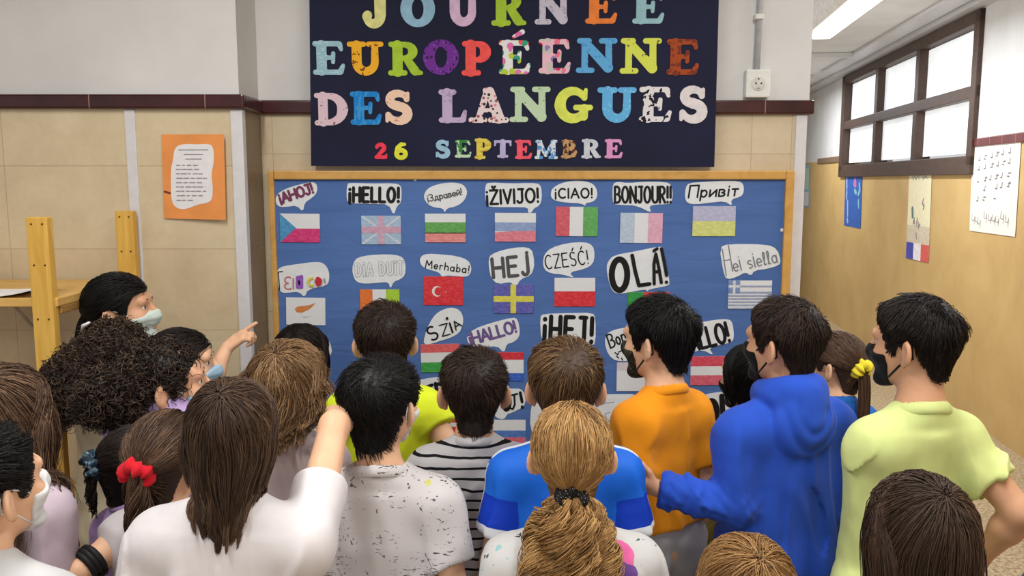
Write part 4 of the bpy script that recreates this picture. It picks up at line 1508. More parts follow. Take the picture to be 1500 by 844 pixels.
def _ear(sx, a=.78, dx=0.0):
    a = a * sx
    M = np.array([[math.cos(a), -math.sin(a), 0], [math.sin(a), math.cos(a), 0], [0, 0, 1]], np.float32)
    o = ell((sx * (.083 - dx), -.014, -.006), (.0085, .0190, .031), M)
    c = ell((sx * (.093 - dx), -.008, -.003), (.0075, .0100, .018), M)
    lob = ell((sx * (.075 - dx), -.006, -.034), (.006, .009, .010))
    return lambda P: smin(smax(o(P), -c(P), .004), lob(P), .008)


_ears = [_ear(1), _ear(-1)]
_ears_flat = [_ear(1, .12, .010), _ear(-1, .12, .010)]      # pressed flat under long hair
_nose = union([rc((0, .088, .014), (0, .106, -.020), .007, .0115), ell((.010, .096, -.026), (.007, .009, .006)), ell((-.010, .096, -.026), (.007, .009, .006))], .008)
_lipu = ell((0, .089, -.048), (.021, .009, .0055))
_lipd = ell((0, .088, -.058), (.018, .009, .0065))
_chin = ell((0, .074, -.088), (.024, .018, .016))
_brow = rc((-.036, .074, .030), (.036, .074, .030), .014, .014)
_sockL, _sockR = ell((-.031, .098, .012), (.017, .016, .0105)), ell((.031, .098, .012), (.017, .016, .0105))
_cheek = union([ell((.038, .058, -.02), (.024, .024, .022)), ell((-.038, .058, -.02), (.024, .024, .022))], 0)


def head_sdf(P, flat=False):
    d = skull(P)
    d = smin(d, _brow(P), .02)
    d = smin(d, _cheek(P), .02)
    d = smin(d, _chin(P), .02)
    d = smax(d, -_sockL(P), .008)
    d = smax(d, -_sockR(P), .008)
    d = smin(d, _nose(P), .008)
    d = smin(d, smin(_lipu(P), _lipd(P), .001), .005)
    for e in (_ears_flat if flat else _ears):
        d = smin(d, e(P), .006)
    return d


# hairline: lowest hair height as a function of y, per side
def zline(y, nape=-.084):
    return np.interp(y, [-.13, -.085, -.055, -.036, -.026, .010, .018, .032, .042, .060, .10], [nape, nape, nape + .010, -.018, .012, .014, -.012, -.014, .022, .052, .060])


def norm(v):
    return v / (np.sqrt((v * v).sum(-1, keepdims=True)) + 1e-9)


def grad(f, P, e=.002):
    d = f(P)
    g = np.stack([f(P + np.array(o, np.float32)) - d for o in ((e, 0, 0), (0, e, 0), (0, 0, e))], -1)
    return d, norm(g)


def scalp(n, rg, zf, crown=None):
    """n root points on the skullh inside the hair region (head frame)"""
    N = int(n * 2.6)
    i = np.arange(N) + .5
    ph = np.arccos(1 - 2 * i / N)
    th = math.pi * (1 + 5 ** .5) * i
    D = np.stack([np.cos(th) * np.sin(ph), np.sin(th) * np.sin(ph), np.cos(ph)], 1)
    D = norm(D + rg.normal(size=D.shape) * .02)
    c = np.array([0, -.008, .02])
    r = np.full(N, .16)
    for _ in range(12):
        r -= skullh((c + D * r[:, None]).astype(np.float32))
    P = c + D * r[:, None]
    keep = (P[:, 2] > zf(P[:, 1]))
    P = P[keep]
    m = int(n * .10)
    if crown is not None:
        D = norm(np.array(crown) - c + rg.normal(size=(m, 3)) * .016)
        r = np.full(m, .16)
        for _ in range(12):
            r -= skullh((c + D * r[:, None]).astype(np.float32))
        P = np.concatenate([P, c + D * r[:, None]])
    if len(P) > n:
        P = P[rg.permutation(len(P))[:n]]
    return P


def tubes(paths, r0, r1, hv, sides=3, rg=None):
    """hair locks: (N,K,3) paths -> one mesh's verts and quads"""
    N, K, _ = paths.shape
    T = np.empty_like(paths)
    T[:, 1:-1] = paths[:, 2:] - paths[:, :-2]
    T[:, 0] = paths[:, 1] - paths[:, 0]
    T[:, -1] = paths[:, -1] - paths[:, -2]
    T = norm(T)
    ref = norm((rg or np.random).normal(size=(N, 1, 3)))
    U = norm(np.cross(T, np.broadcast_to(ref, T.shape)))
    Wv = np.cross(T, U)
    u = np.linspace(0, 1, K)[None, :, None]
    r0 = np.asarray(r0).reshape(-1, 1, 1)
    r1 = np.asarray(r1).reshape(-1, 1, 1)
    R = r0 * (1 - u ** 2) + r1 * u ** 2
    rings = []
    for s in range(sides):
        a = 2 * math.pi * s / sides
        rings.append(paths + R * (math.cos(a) * U + math.sin(a) * Wv))
    V = np.stack(rings, 2).reshape(-1, 3)             # N,K,S
    base = (np.arange(N) * K * sides)[:, None, None]
    k = (np.arange(K - 1) * sides)[None, :, None]
    s = np.arange(sides)[None, None, :]
    s2 = (s + 1) % sides
    a = base + k + s
    b = base + k + s2
    Q = np.stack([a, b, b + sides, a + sides], -1).reshape(-1, 4)
    HV = np.repeat(np.asarray(hv), K * sides)
    return V, Q, HV


def clump(paths, m, amt, rg, power=1.0):
    """pull strands towards a few guide strands, so locks show"""
    N = len(paths)
    g = rg.permutation(N)[:m]
    R = paths[:, 0]
    D = ((R[:, None] - R[None, g]) ** 2).sum(-1)
    j = g[D.argmin(1)]
    u = np.linspace(0, 1, paths.shape[1])[None, :, None] ** power
    tgt = paths[j]
    w = amt * u
    return paths * (1 - w) + tgt * w, D.argmin(1)


class Head:
    pass


def hair_short(rg, o):
    """head-frame strands and cap thickness for short hair"""
    nape = o.get('nape', -.084)
    top, side, vol = o.get('top', .024), o.get('side', .011), o.get('vol', 1.0)
    zf = lambda y: zline(y, nape)

    def thick(P):
        z = P[:, 2]
        s = np.clip((z + .03) / .10, 0, 1)
        s = s * s * (3 - 2 * s)
        t = side + (top - side) * s
        back = np.clip((-P[:, 1] - .02) / .06, 0, 1)
        t = t + o.get('back', .006) * back * np.clip((z + .06) / .05, 0, 1)
        e = np.clip((z - zf(P[:, 1])) / o.get('fade', .045), 0, 1)
        return vol * t * (.18 + .82 * e ** .7)
    cr = np.array(o.get('crown', (.012, -.070, .082)))
    P = scalp(o.get('n', 4600), rg, zf, cr)
    cr = cr + rg.normal(size=P.shape) * .008
    K = 6
    N = len(P)
    ht = np.clip((P[:, 2] - zf(P[:, 1])) / .12, 0, 1)
    L = (o.get('lmin', .014) + (o.get('len', .045) - o.get('lmin', .014)) * ht) * rg.uniform(.75, 1.15, N)
    lay = rg.uniform(.50, 1.18, N)
    tw = o.get('twist', .5)
    P0 = P + norm(P - np.array([0, -.008, .02])) * (thick(P) * .5)[:, None]
    paths = [P0]
    p = P
    for k in range(1, K):
        d, n = grad(skullh, p.astype(np.float32))
        v = p - cr
        v = norm(v - n * (v * n).sum(1, keepdims=True))
        v = v * math.cos(tw) + np.cross(n, v) * math.sin(tw)
        v = v + np.array([0, 0, -.35])
        v = v + np.array(o.get('comb', (0, 0, 0))) * np.clip(P[:, 2:3] / .08, 0, 1)
        if k == 1:
            jit = rg.normal(size=p.shape) * o.get('mess', .2)
        v = norm(v - n * (v * n).sum(1, keepdims=True) + jit)
        p = p + v * (L / (K - 1))[:, None]
        d, n = grad(skullh, p.astype(np.float32))
        u = k / (K - 1)
        tgt = thick(p) * lay * (u ** .5) + o.get('lift', .0022) * u * u * rg.uniform(0, 1, N)
        p = p + n * (tgt - d)[:, None]
        paths.append(p)
    paths = np.stack(paths, 1)
    paths, cl = clump(paths, o.get('clumps', 260), o.get('clump', .45), rg, 1.5)
    hv = np.clip(.55 * rg.uniform(0, 1, N) + .45 * rg.uniform(0, 1, 4000)[cl], 0, 1)
    return paths, hv, thick, zf


def build_hair(o, hc, Rh, hs, coll, rg, parent):
    """o: hair options; coll: distance to skin and clothes in the person's frame"""
    st = o['style']
    to_body = lambda P: (P * hs) @ Rh.T + hc
    to_head = lambda P: ((P - hc) @ Rh) / hs
    mat = hair_mat(*o['col'])
    VV, QQ, HH = [], [], []
    off = 0

    def put(V, Q, H):
        nonlocal off
        VV.append(V)
        QQ.append(Q + off)
        HH.append(H)
        off += len(V)
    rad = o.get('rad', .0011)
    zf = lambda y: zline(y, o.get('nape', -.084))
    if st == 'short':
        paths, hv, thick, zf = hair_short(rg, o)
        V, Q, H = tubes(to_body(paths), np.full(len(paths), rad * 1.0), np.full(len(paths), rad * .35), hv, 3, rg)
        put(V, Q, H)
        capf = lambda P: smax(skullh(P) - thick(P) * .55 + .0012 * wob(P, 3, .012, 4), (zf(P[:, 1]) - P[:, 2]) * .7, .006)
    else:
        ct = o.get('cap', .003)
        if st == 'pony':
            ct = .007
        capf = lambda P: smax(skullh(P) - ct, (zf(P[:, 1]) - P[:, 2]) * .7, .006)
    if st == 'curly':
        lobes = [ell(c, r) for c, r in o['lobes']]
        def mass(P):
            d = None
            for l in lobes:
                e = l(P)
                d = e if d is None else smin(d, e, .03)
            d = d + .007 * wob(P, 5, .035, 6) + .004 * wob(P, 6, .018, 4)
            face = .055 - P[:, 1] + .35 * np.clip(P[:, 2] - .02, 0, .1)   # keep the face clear
            front = (P[:, 1] - (.045 + .4 * np.clip(P[:, 2], -.03, .08)))
            return smax(d, front, .01)
        capf = mass
    V, Q = surf(capf, *grid((-.24, -.30, -.34) if st == 'curly' else (-.12, -.15, -.12), (.24, .14, .2) if st == 'curly' else (.12, .14, .16), .004))
    if len(V):
        put(to_body(V.astype(np.float64)), Q, np.full(len(V), o.get('caphv', .05)))
    if st == 'curly':
        # curls sprouting all over the mass
        M = V[rg.permutation(len(V))[:o.get('n', 900)]].astype(np.float64)
        d, n = grad(mass, M.astype(np.float32))
        keep = head_sdf((M).astype(np.float32)) > .004
        M, n = M[keep], n[keep]
        N, K = len(M), 18
        L = rg.uniform(.035, .075, N) * o.get('curl_len', 1)
        u = np.linspace(0, 1, K)[None, :, None]
        tang = norm(np.cross(n, rg.normal(size=n.shape)) + np.array([0, 0, -.8]))
        base = M[:, None] - n[:, None] * .008 + (tang * L[:, None])[:, None] * (u - .3) + n[:, None] * (.012 * np.sin(u * math.pi) * rg.uniform(.3, 1.4, (N, 1, 1)))
        a = norm(np.cross(tang, n))
        ph = rg.uniform(0, 6.3, (N, 1, 1))
        fr = rg.uniform(1.5, 3.0, (N, 1, 1))
        R = rg.uniform(.004, .009, (N, 1, 1))
        base = base + R * (np.cos(ph + 6.28 * fr * u) * a[:, None] + np.sin(ph + 6.28 * fr * u) * n[:, None])
        hv = rg.uniform(0, 1, N)
        V2, Q2, H2 = tubes(to_body(base), np.full(N, .0015), np.full(N, .0006), hv, 3, rg)
        put(V2, Q2, H2)
    if st in ('long', 'pulled'):
        for layer, (n, r, lay) in enumerate(o.get('layers', [(900, .0026, (.002, .007)), (4200, .0009, (.005, .012))])):
            cr = np.array(o.get('crown', (0, -.055, .09)))
            P = scalp(n, rg, zf, cr)
            N = len(P)
            K = o.get('K', 14)
            hp = P
            p = to_body(P)
            L = o['len'] * rg.uniform(.82, 1.06, N) + (P[:, 2] - .05) * .5
            L = np.maximum(L, .08)
            lays = rg.uniform(*lay, N)
            p = p + (norm(P - np.array([0, -.008, .02])) * (lays * .75)[:, None]) @ Rh.T
            jit = rg.normal(size=(N, 3)) * o.get('mess', .06)
            part = o.get('part', 0.0)
            cr = cr + rg.normal(size=P.shape) * .004
            paths = [p]
            for k in range(1, K):
                u = k / (K - 1)
                h = to_head(p)
                d, n_ = grad(skullh, h.astype(np.float32))
                sx = np.sign(P[:, 0:1] - part)
                lat = np.concatenate([sx * o.get('lat', .9), np.full((N, 1), -.55), np.full((N, 1), -.35)], 1)
                away = h - cr
                fl = norm(lat * np.clip((P[:, 1:2] + .04) / .06, .0, 1) + norm(away) * np.clip((.03 - P[:, 1:2]) / .06, 0.05, 1))
                fl = norm(fl - n_ * (fl * n_).sum(1, keepdims=True) * .9)
                fl = fl @ Rh.T
                w = np.clip((.045 - h[:, 2:3]) / .07, .12, 1)
                w = np.maximum(w, np.clip((d[:, None] - .03) / .03, 0, 1))
                v = norm(fl * (1 - w) + np.array([0, 0, -1.0]) * w + jit)
                p = p + v * (L / (K - 1))[:, None]
                dd, nn = grad(coll, p.astype(np.float32))
                tgt_ = lays * (1 + .5 * u)
                hug = .75 * np.clip((to_head(p)[:, 2] - .0) / .03, 0, 1)
                p = p + nn * np.where(dd < tgt_, tgt_ - dd, (tgt_ - dd) * hug)[:, None]
                # keep hair off the face
                h = to_head(p)
                f_ = np.clip(h[:, 1] - o.get('facey', .045), 0, .1) * (h[:, 2] < .06) * (h[:, 2] > -.13)
                h[:, 1] -= f_ * .8
                h[:, 0] += np.sign(h[:, 0]) * f_ * .3
                low = np.clip((-.02 - h[:, 2]) / .05, 0, 1)
                h[:, 0] *= 1 - o.get('gather', .05) * low
                h[:, 1] -= .004 * low * (h[:, 1] > -.085)
                p = to_body(h)
                paths.append(p)
            paths = np.stack(paths, 1)
            uu = np.linspace(0, 1, K)[None, :, None]
            ph = rg.uniform(0, 6.3, (N, 1, 1))
            wv = o.get('wave', .004)
            dirs = norm(rg.normal(size=(N, 1, 3)))
            paths, cl = clump(paths, o.get('clumps', 70), o.get('clump', .55), rg, 1.3)
            phc = rg.uniform(0, 6.3, 4000)[cl][:, None, None]
            dc = norm(rg.normal(size=(4000, 3)))[cl][:, None, :]
            paths = paths + wv * uu * np.sin(6.28 * o.get('wf', 1.5) * uu + phc) * dc + wv * .3 * uu * np.sin(9 * uu + ph) * dirs
            if o.get('flip'):
                e = np.clip((uu - .7) / .3, 0, 1) ** 2
                outd = norm(paths - np.array(hc)[None, None, :])
                outd[..., 2] = .2
                paths = paths + outd * e * o['flip'] * rg.uniform(.2, 1.3, 4000)[cl][:, None, None]
            hv = np.clip(.5 * rg.uniform(0, 1, N) + .5 * rg.uniform(0, 1, 4000)[cl], 0, 1) * (.75 if layer == 0 else 1)
            V2, Q2, H2 = tubes(paths, np.full(N, r), np.full(N, r * .35), hv, 3 if layer else 4, rg)
            put(V2, Q2, H2)
    if st == 'pony':
        tie = np.array(o['tie'], float)
        P = scalp(o.get('n', 3600), rg, zf)
        N, K = len(P), 10
        lay = rg.uniform(.003, o.get('puff', .012), N)
        lowside = np.clip((.045 - P[:, 2]) / .03, 0, 1) * np.clip((np.abs(P[:, 0]) - .03) / .03, 0, 1)
        lay = lay * (1 - .7 * lowside)
        sag_i = (1 - lowside)
        sag = o.get('sag', .006)
        dirs = rg.normal(size=(N, 3)) * .004
        paths = []
        for k in range(K):
            u = (k / (K - 1))
            p = P * (1 - u) + (tie + dirs * 1.2) * u
            d, n_ = grad(skullh, p.astype(np.float32))
            tgt = np.minimum(lay * min(1, u * 6), lay) + sag * sag_i * math.sin(u * math.pi)
            dt, _ = grad(skullh, tie[None].astype(np.float32))
            ends = np.clip((u - .75) / .25, 0, 1)
            tgt = tgt * (1 - ends) + dt[0] * ends
            p = p + n_ * (tgt - d)[:, None] * (1 - ends * .9)
            paths.append(p)
        paths = np.stack(paths, 1)
        paths, cl = clump(paths, o.get('clumps', 150), .35, rg)
        q = paths[..., 1:3] - np.array([-.012, -.008])
        rr_ = np.sqrt((q * q).sum(-1)) + 1e-6
        m = (np.abs(paths[..., 0]) > .045) & (rr_ < .036)
        q2 = q / rr_[..., None] * .036
        q2[..., 1] = np.where(q2[..., 1] < .0, q2[..., 1] * .4 + .012, q2[..., 1])
        paths[m, 1:3] = np.array([-.012, -.008]) + q2[m]
        hv = np.clip(.5 * rg.uniform(0, 1, N) + .5 * rg.uniform(0, 1, 4000)[cl], 0, 1)
        V2, Q2, H2 = tubes(to_body(paths), np.full(N, rad), np.full(N, rad * .6), hv, 3, rg)
        put(V2, Q2, H2)
        t = o['tail']
        N, K = t.get('n', 900), t.get('K', 22)
        d0 = norm(np.array(t['dir'], float)[None])[0]
        a = norm(np.cross(d0, [0, 0, 1.0])[None])[0]
        b = np.cross(d0, a)
        ang = rg.uniform(0, 6.3, N)
        rr = np.sqrt(rg.uniform(0, 1, N)) * t.get('r', .014)
        off_ = np.cos(ang)[:, None] * a + np.sin(ang)[:, None] * b
        p = to_body(tie + off_ * rr[:, None] - d0 * .012)
        dirv = (norm(d0 + off_ * t.get('spread', .35) * (rr / t.get('r', .014))[:, None])) @ Rh.T
        L = t['len'] * rg.uniform(.6, 1.05, N)
        paths = [p]
        v = dirv
        for k in range(1, K):
            v = norm(v + np.array([0, 0, -1.0]) * t.get('g', .22))
            p = p + v * (L / (K - 1))[:, None]
            dd, nn = grad(coll, p.astype(np.float32))
            p = p + nn * np.maximum(0, .006 + .5 * rr - dd)[:, None]
            paths.append(p)
        paths = np.stack(paths, 1)
        paths, cl = clump(paths, t.get('clumps', 60), t.get('clump', .6), rg)
        u = np.linspace(0, 1, K)[None, :, None]
        if t.get('curl', 0):
            Tg = norm(np.gradient(paths, axis=1))
            A1 = norm(np.cross(Tg, np.broadcast_to(np.array([.3, .2, .9]), Tg.shape)))
            B1 = np.cross(Tg, A1)
            ph = (rg.uniform(0, 6.3, 4000)[cl] + rg.normal(size=N) * .35)[:, None, None]
            fr = rg.uniform(.8, 1.3, 4000)[cl][:, None, None] * t.get('turns', 2.2)
            R = t['curl'] * np.minimum(1, u * 4) * rg.uniform(.6, 1.3, 4000)[cl][:, None, None]
            paths = paths + R * (np.cos(ph + 6.28 * fr * u) * A1 + np.sin(ph + 6.28 * fr * u) * B1)
        hv = np.clip(.5 * rg.uniform(0, 1, N) + .5 * rg.uniform(0, 1, 4000)[cl], 0, 1)
        V2, Q2, H2 = tubes(paths, np.full(N, t.get('rad', .0013)), np.full(N, .0005), hv, 3, rg)
        put(V2, Q2, H2)
    ob = mesh_np('hair', np.concatenate(VV), np.concatenate(QQ), mat, parent, True, {'hv': np.concatenate(HH)})
    return ob


def hand_parts(w, fd, pn, side, k, curls, tcurl=.5):
    """palm and five fingers. w wrist, fd finger direction, pn palm normal (towards which fingers curl), side: +1 thumb on fd x pn side"""
    w = np.array(w, float)
    fd = norm(np.array(fd, float)[None])[0]
    pn = np.array(pn, float) - fd * np.dot(pn, fd)
    pn = norm(pn[None])[0]
    lt = np.cross(fd, pn) * side
    P = []
    P.append(rc(w + fd * .004 * k, w + fd * .03 * k + lt * .010 * k, .019 * k, .017 * k))
    P.append(rc(w + fd * .012 * k + lt * .014 * k, w + fd * .064 * k + lt * .021 * k, .0125 * k, .0115 * k))
    P.append(rc(w + fd * .012 * k + lt * .004 * k, w + fd * .068 * k + lt * .007 * k, .0125 * k, .0118 * k))
    P.append(rc(w + fd * .012 * k - lt * .006 * k, w + fd * .066 * k - lt * .007 * k, .0125 * k, .0115 * k))
    P.append(rc(w + fd * .012 * k - lt * .013 * k, w + fd * .060 * k - lt * .020 * k, .0125 * k, .0105 * k))
    palm = union(P, .008 * k)
    fing = []
    for i, (l, L, base) in enumerate(((.022, .056, .068), (.0075, .062, .072), (-.0075, .058, .070), (-.021, .046, .063))):
        q = w + fd * base * k + lt * l * k
        d = norm((fd + lt * l * 2.2)[None])[0]
        ang = 0
        r = .0078 * k
        segs = []
        for j, fr in enumerate((.44, .31, .25)):
            ang += curls[i] * (.75, 1.0, .75)[j]
            dd = d * math.cos(ang) + pn * math.sin(ang)
            q2 = q + dd * L * fr * k
            segs.append(rc(q, q2, r, r * .92))
            q, r = q2, r * .92
        fing.append(union(segs, .002))
    q = w + fd * .020 * k + lt * .020 * k
    d = norm((fd * .65 + lt * .8 + pn * .25)[None])[0]
    segs = []
    r = .0105 * k
    for j, Ls in enumerate((.032, .028, .022)):
        q2 = q + d * Ls * k
        segs.append(rc(q, q2, r, r * .9))
        q, r = q2, r * .9
        d = norm((d + fd * .35 + pn * .3 * tcurl - lt * .25 * tcurl)[None])[0]
    fing.append(union(segs, .004))

    def f(Pt):
        d = palm(Pt)
        fm = None
        for g in fing:
            e = g(Pt)
            fm = e if fm is None else np.minimum(fm, e)
        return smin(d, fm, .007 * k)
    return f


def near(f, c, R):
    c = np.array(c, np.float32)

    def g(P):
        q = P - c
        e = np.sqrt((q * q).sum(1)) - R
        out = np.maximum(e, 0) + .05
        m = e < 0
        if m.any():
            out[m] = np.minimum(f(P[m]), out[m])
        return out
    return g


PEOPLE = []


def person(label, px, top, Y, yaw=0, hyaw=0, pitch=0, roll=0, hs=1.0, skin=(226, 178, 146), hair=None, shirt=None, arms=None, mask=None,
           build=1.0, lean=(0, 0), seed=1, h=.0045, eyes=True, slim=0, trousers=(70, 74, 84), shz=0.0, category='child', hairt=.018, neck=0.0, hx=0.0):
    """one child: placed so that the top of the hair shows at pixel (px, top), at depth Y.
    yaw: body turned left (degrees), hyaw: head turned left relative to the body"""
    rg = np.random.RandomState(seed)
    T = at(px, top, Y)
    H = T[2] - hairt
    s = H / 1.40
    bz = 1.0
    th = math.radians(yaw)
    RW = np.array([[math.cos(th), -math.sin(th), 0], [math.sin(th), math.cos(th), 0], [0, 0, 1]])
    lean3 = np.array([lean[0], lean[1], 0])
    hc = np.array([hx, .012, H - .108 * hs]) + lean3 * 1.25
    base = np.array([T[0], Y, 0]) - RW @ np.array([hc[0], hc[1], 0])
    e = empty('person', base, th)
    tag(e, label, category)
    Rh = np.array((Euler((math.radians(pitch), math.radians(roll), math.radians(hyaw)), 'XYZ')).to_matrix())
    to_loc = lambda w: (RW.T @ (np.array(w) - base))

    def pxl(t):                      # (px,py,Y) seen in the photo -> the person's frame
        return to_loc(at(*t))
    b = build
    bend = lambda z: lean3 * np.clip((z - .70 * s) / (.40 * s), 0, 1.2)

    def j(x, y, z):
        p = np.array([x * s, y * s, (z + (shz if z > .95 else 0)) * s])
        return p + bend(p[2])
    shw = .140 * b
    SH = {'L': j(-shw, -.012, 1.078), 'R': j(shw, -.012, 1.078)}
    EL, WR, HD = {}, {}, {}
    arms = arms or {}
    for k, sx in (('L', -1), ('R', 1)):
        a = arms.get(k, {})
        el = a.get('el')
        wr = a.get('wr')
        EL[k] = pxl(el) if el is not None else j(sx * ((.160 if slim else .185) * b), -.03 if slim else -.045, .845)
        WR[k] = pxl(wr) if wr is not None else j(sx * ((.140 if slim else .190) * b), .06 if slim else .045, .655)
    nb = j(0, -.018, 1.135)
    # ---- body
    torso = [rc(j(-.055, 0, .73), j(.055, 0, .73), .098 * s, .098 * s, .72), rc(j(0, 0, .73), j(0, .0, .95), .105 * s * b, .115 * s * b, .68),
             rc(j(-.05, 0, 1.0), j(.05, 0, 1.0), .090 * s * b, .090 * s * b, .72), rc(SH['L'] * .92 + j(0, -.01, 1.075) * .08, SH['R'] * .92 + j(0, -.01, 1.075) * .08, .050 * s, .050 * s),
             rc(j(0, -.02, 1.165), SH['L'] + np.array([.02, 0, .012]) * s, .030 * s, .036 * s), rc(j(0, -.02, 1.165), SH['R'] + np.array([-.02, 0, .012]) * s, .030 * s, .036 * s)]
    necktop = hc + Rh @ np.array([0, -.020, -.045]) * hs
    neckf = rc(nb - np.array([0, 0, .03]), necktop, .052 * s, .047 * hs)
    limbs = []
    for k, sx in (('L', -1), ('R', 1)):
        limbs += [rc(SH[k], EL[k], .043 * s, .032 * s), rc(EL[k], EL[k] * .65 + WR[k] * .35, .032 * s, .033 * s), rc(EL[k] * .65 + WR[k] * .35, WR[k], .033 * s, .0215 * s)]
        limbs += [rc(j(sx * .075, 0, .68), j(sx * .085, .012, .385), .080 * s, .052 * s), rc(j(sx * .085, .012, .385), j(sx * .085, -.02, .26), .050 * s, .050 * s),
                  rc(j(sx * .085, -.02, .26), j(sx * .085, -.025, .08), .050 * s, .034 * s), rc(j(sx * .085, -.03, .036), j(sx * .092, .11, .034), .032 * s, .028 * s)]
    hands = []
    for k, sx in (('L', -1), ('R', 1)):
        a = arms.get(k, {})
        fd = a.get('fd')
        fd = (RW.T @ np.array(fd, float)) if fd is not None else WR[k] - EL[k] + np.array([0, -.02, 0])
        pn = a.get('pn')
        pn = (RW.T @ np.array(pn, float)) if pn is not None else np.array([-sx * 1.0, 0, 0.0])
        # thumb side: decided so that the right hand is a right hand
        c = norm(np.cross(fd, pn)[None])[0]
        side = a.get('side', None)
        if side is None:
            side = 1 if k == 'R' else -1
        kk = s * a.get('hk', .92)
        hands.append(near(hand_parts(WR[k], fd, pn, side, kk, a.get('curl', (.35, .4, .45, .5)), a.get('tc', .5)), WR[k] + norm(fd[None])[0] * .07, .17 * s))
    torso_f, limb_f = union(torso, .05 * s), union(limbs, .018 * s)
    hc32, Rh32 = hc.astype(np.float32), Rh.astype(np.float32)
    flat = bool(hair) and hair['style'] == 'long'
    headf = lambda P: head_sdf((P - hc32) @ Rh32 / hs, flat) * hs

    def bodyf(P):
        d = smin(torso_f(P), limb_f(P), .03 * s)
        d = smin(d, neckf(P), .03 * s)
        m = P[:, 2] > hc[2] - .2
        if m.any():
            d[m] = smin(d[m], headf(P[m]), .018)
        for g in hands:
            d = smin(d, g(P), .008 * s)
        return d
    pts = np.stack(list(SH.values()) + list(EL.values()) + list(WR.values()) + [hc])
    hp = []
    for k in 'LR':
        a = arms.get(k, {})
        hp.append(WR[k])
    lo = np.minimum(pts.min(0) - .2 * s, [-.2, -.14, -.01])
    hi = np.maximum(pts.max(0) + .2 * s, [.2, .2, 0])
    zt = H + .02
    zs = np.concatenate([np.arange(-.012, .6 * s, .012), np.arange(.6 * s, 1.0 * s, h * 1.5), np.arange(1.0 * s, zt, h)])
    V, Q = surf(bodyf, np.arange(lo[0], hi[0], h), np.arange(lo[1], hi[1], h), zs)
    mesh_np('body', V, Q, skin_mat(skin), e)
    # ---- face
    if eyes:
        wm, im = plain('eye white', (232, 228, 222), .2, .5, .01), plain('dark iris', (46, 30, 22), .15, .6)
        bm_ = hair_mat(*hair['col']) if hair else im
        for sx in (-1, 1):
            V, Q = surf(ell((0, 0, 0), (.0118, .0118, .0118)), *grid((-.016,) * 3, (.016,) * 3, .003))
            c = np.array([sx * .031, .0712, .0115])
            eo = mesh_np('eye', ((V + c) * hs) @ Rh.T + hc, Q, wm, e)
            V2, Q2 = surf(ell((0, .0085, 0), (.0068, .0042, .0068)), *grid((-.008, 0, -.008), (.008, .016, .008), .0016))
            mesh_np('iris', ((V2 + c) * hs) @ Rh.T + hc, Q2, im, eo)
            br = MB().tube([tuple(((np.array(q) * hs) @ Rh.T) + hc) for q in ((sx * .014, .0885, .029), (sx * .026, .0885, .034), (sx * .038, .080, .033), (sx * .046, .070, .028))], [.0016, .0026, .0024, .001], 6)
            br.build('eyebrow', plain('brow', tuple(x * .8 for x in (hair['col'][0] if hair else (40, 30, 26))), .7), e, True)
    # ---- clothes
    hem = (shirt or {}).get('hem', .62)
    tz = max(.80, hem + .06)
    legs = [rc(j(-.052, 0, tz - .07), j(.052, 0, tz - .07), .104 * s, .104 * s, .74)]
    for sx in (-1, 1):
        legs += [rc(j(sx * .072, 0, .70), j(sx * .085, .005, .38), .092 * s, .066 * s), rc(j(sx * .085, .005, .38), j(sx * .086, -.02, .06), .066 * s, .052 * s)]
    lg = union(legs, .03 * s)
    sh = dict(shirt or {})
    style = sh.get('style', 'tee')
    hem = sh.get('hem', .62)
    loose = sh.get('loose', 1.0)
    g0 = .010 * s
    sl = sh.get('sleeve', .60)
    ctorso = [rc(j(-.062, 0, .99), j(-.070, .0, hem - .06), .104 * s * b, (.098 * loose + .012) * s * b, .76), rc(j(.062, 0, .99), j(.070, .0, hem - .06), .104 * s * b, (.098 * loose + .012) * s * b, .76),
              rc(SH['L'], SH['R'], .060 * s, .060 * s, .95), rc(j(0, -.02, 1.155), SH['L'] + np.array([.015, 0, .016]) * s, .030 * s + g0, .042 * s), rc(j(0, -.02, 1.155), SH['R'] + np.array([-.015, 0, .016]) * s, .030 * s + g0, .042 * s)]
    ct = union(ctorso, .045 * s)
    sleeves = []
    ends = {}
    for k in 'LR':
        if style == 'none':
            continue
        if sl <= 1.0:
            d = norm((EL[k] - SH[k])[None])[0]
            end = SH[k] + (EL[k] - SH[k]) * sh.get('sleeve' + k, sl)
            ends[k] = (end, d)
            fl = sh.get('flare', 1.0)
            f0 = rc(SH[k], end + d * .05 * s, .057 * s, .058 * s * fl)
            sleeves.append((lambda f0, end, d: lambda P: smax(f0(P), (P - end.astype(np.float32)) @ d.astype(np.float32), .010))(f0, end, d))
        else:
            d = norm((WR[k] - EL[k])[None])[0]
            end = WR[k] - d * .008
            ends[k] = (end, d)
            f1 = rc(SH[k], EL[k], .061 * s, .050 * s)
            f2 = rc(EL[k], end + d * .03, .050 * s, .037 * s)
            f3 = rc(end - d * .035, end - d * .012, .036 * s, .037 * s)
            sleeves.append((lambda f1, f2, f3, end, d: lambda P: smax(smin(smin(f1(P), f2(P) + .004 * s * wob(P, 77, .045, 4), .02), f3(P), .01), (P - end.astype(np.float32)) @ d.astype(np.float32), .006))(f1, f2, f3, end, d))
    nr = sh.get('neckr', .058) * s
    nk = rc(nb + np.array([0, .006, .034]) * s, necktop + (necktop - nb) * 1.0, nr * .92, nr * 1.05)
    fold = sh.get('fold', 1.35)
    sd = seed * 13

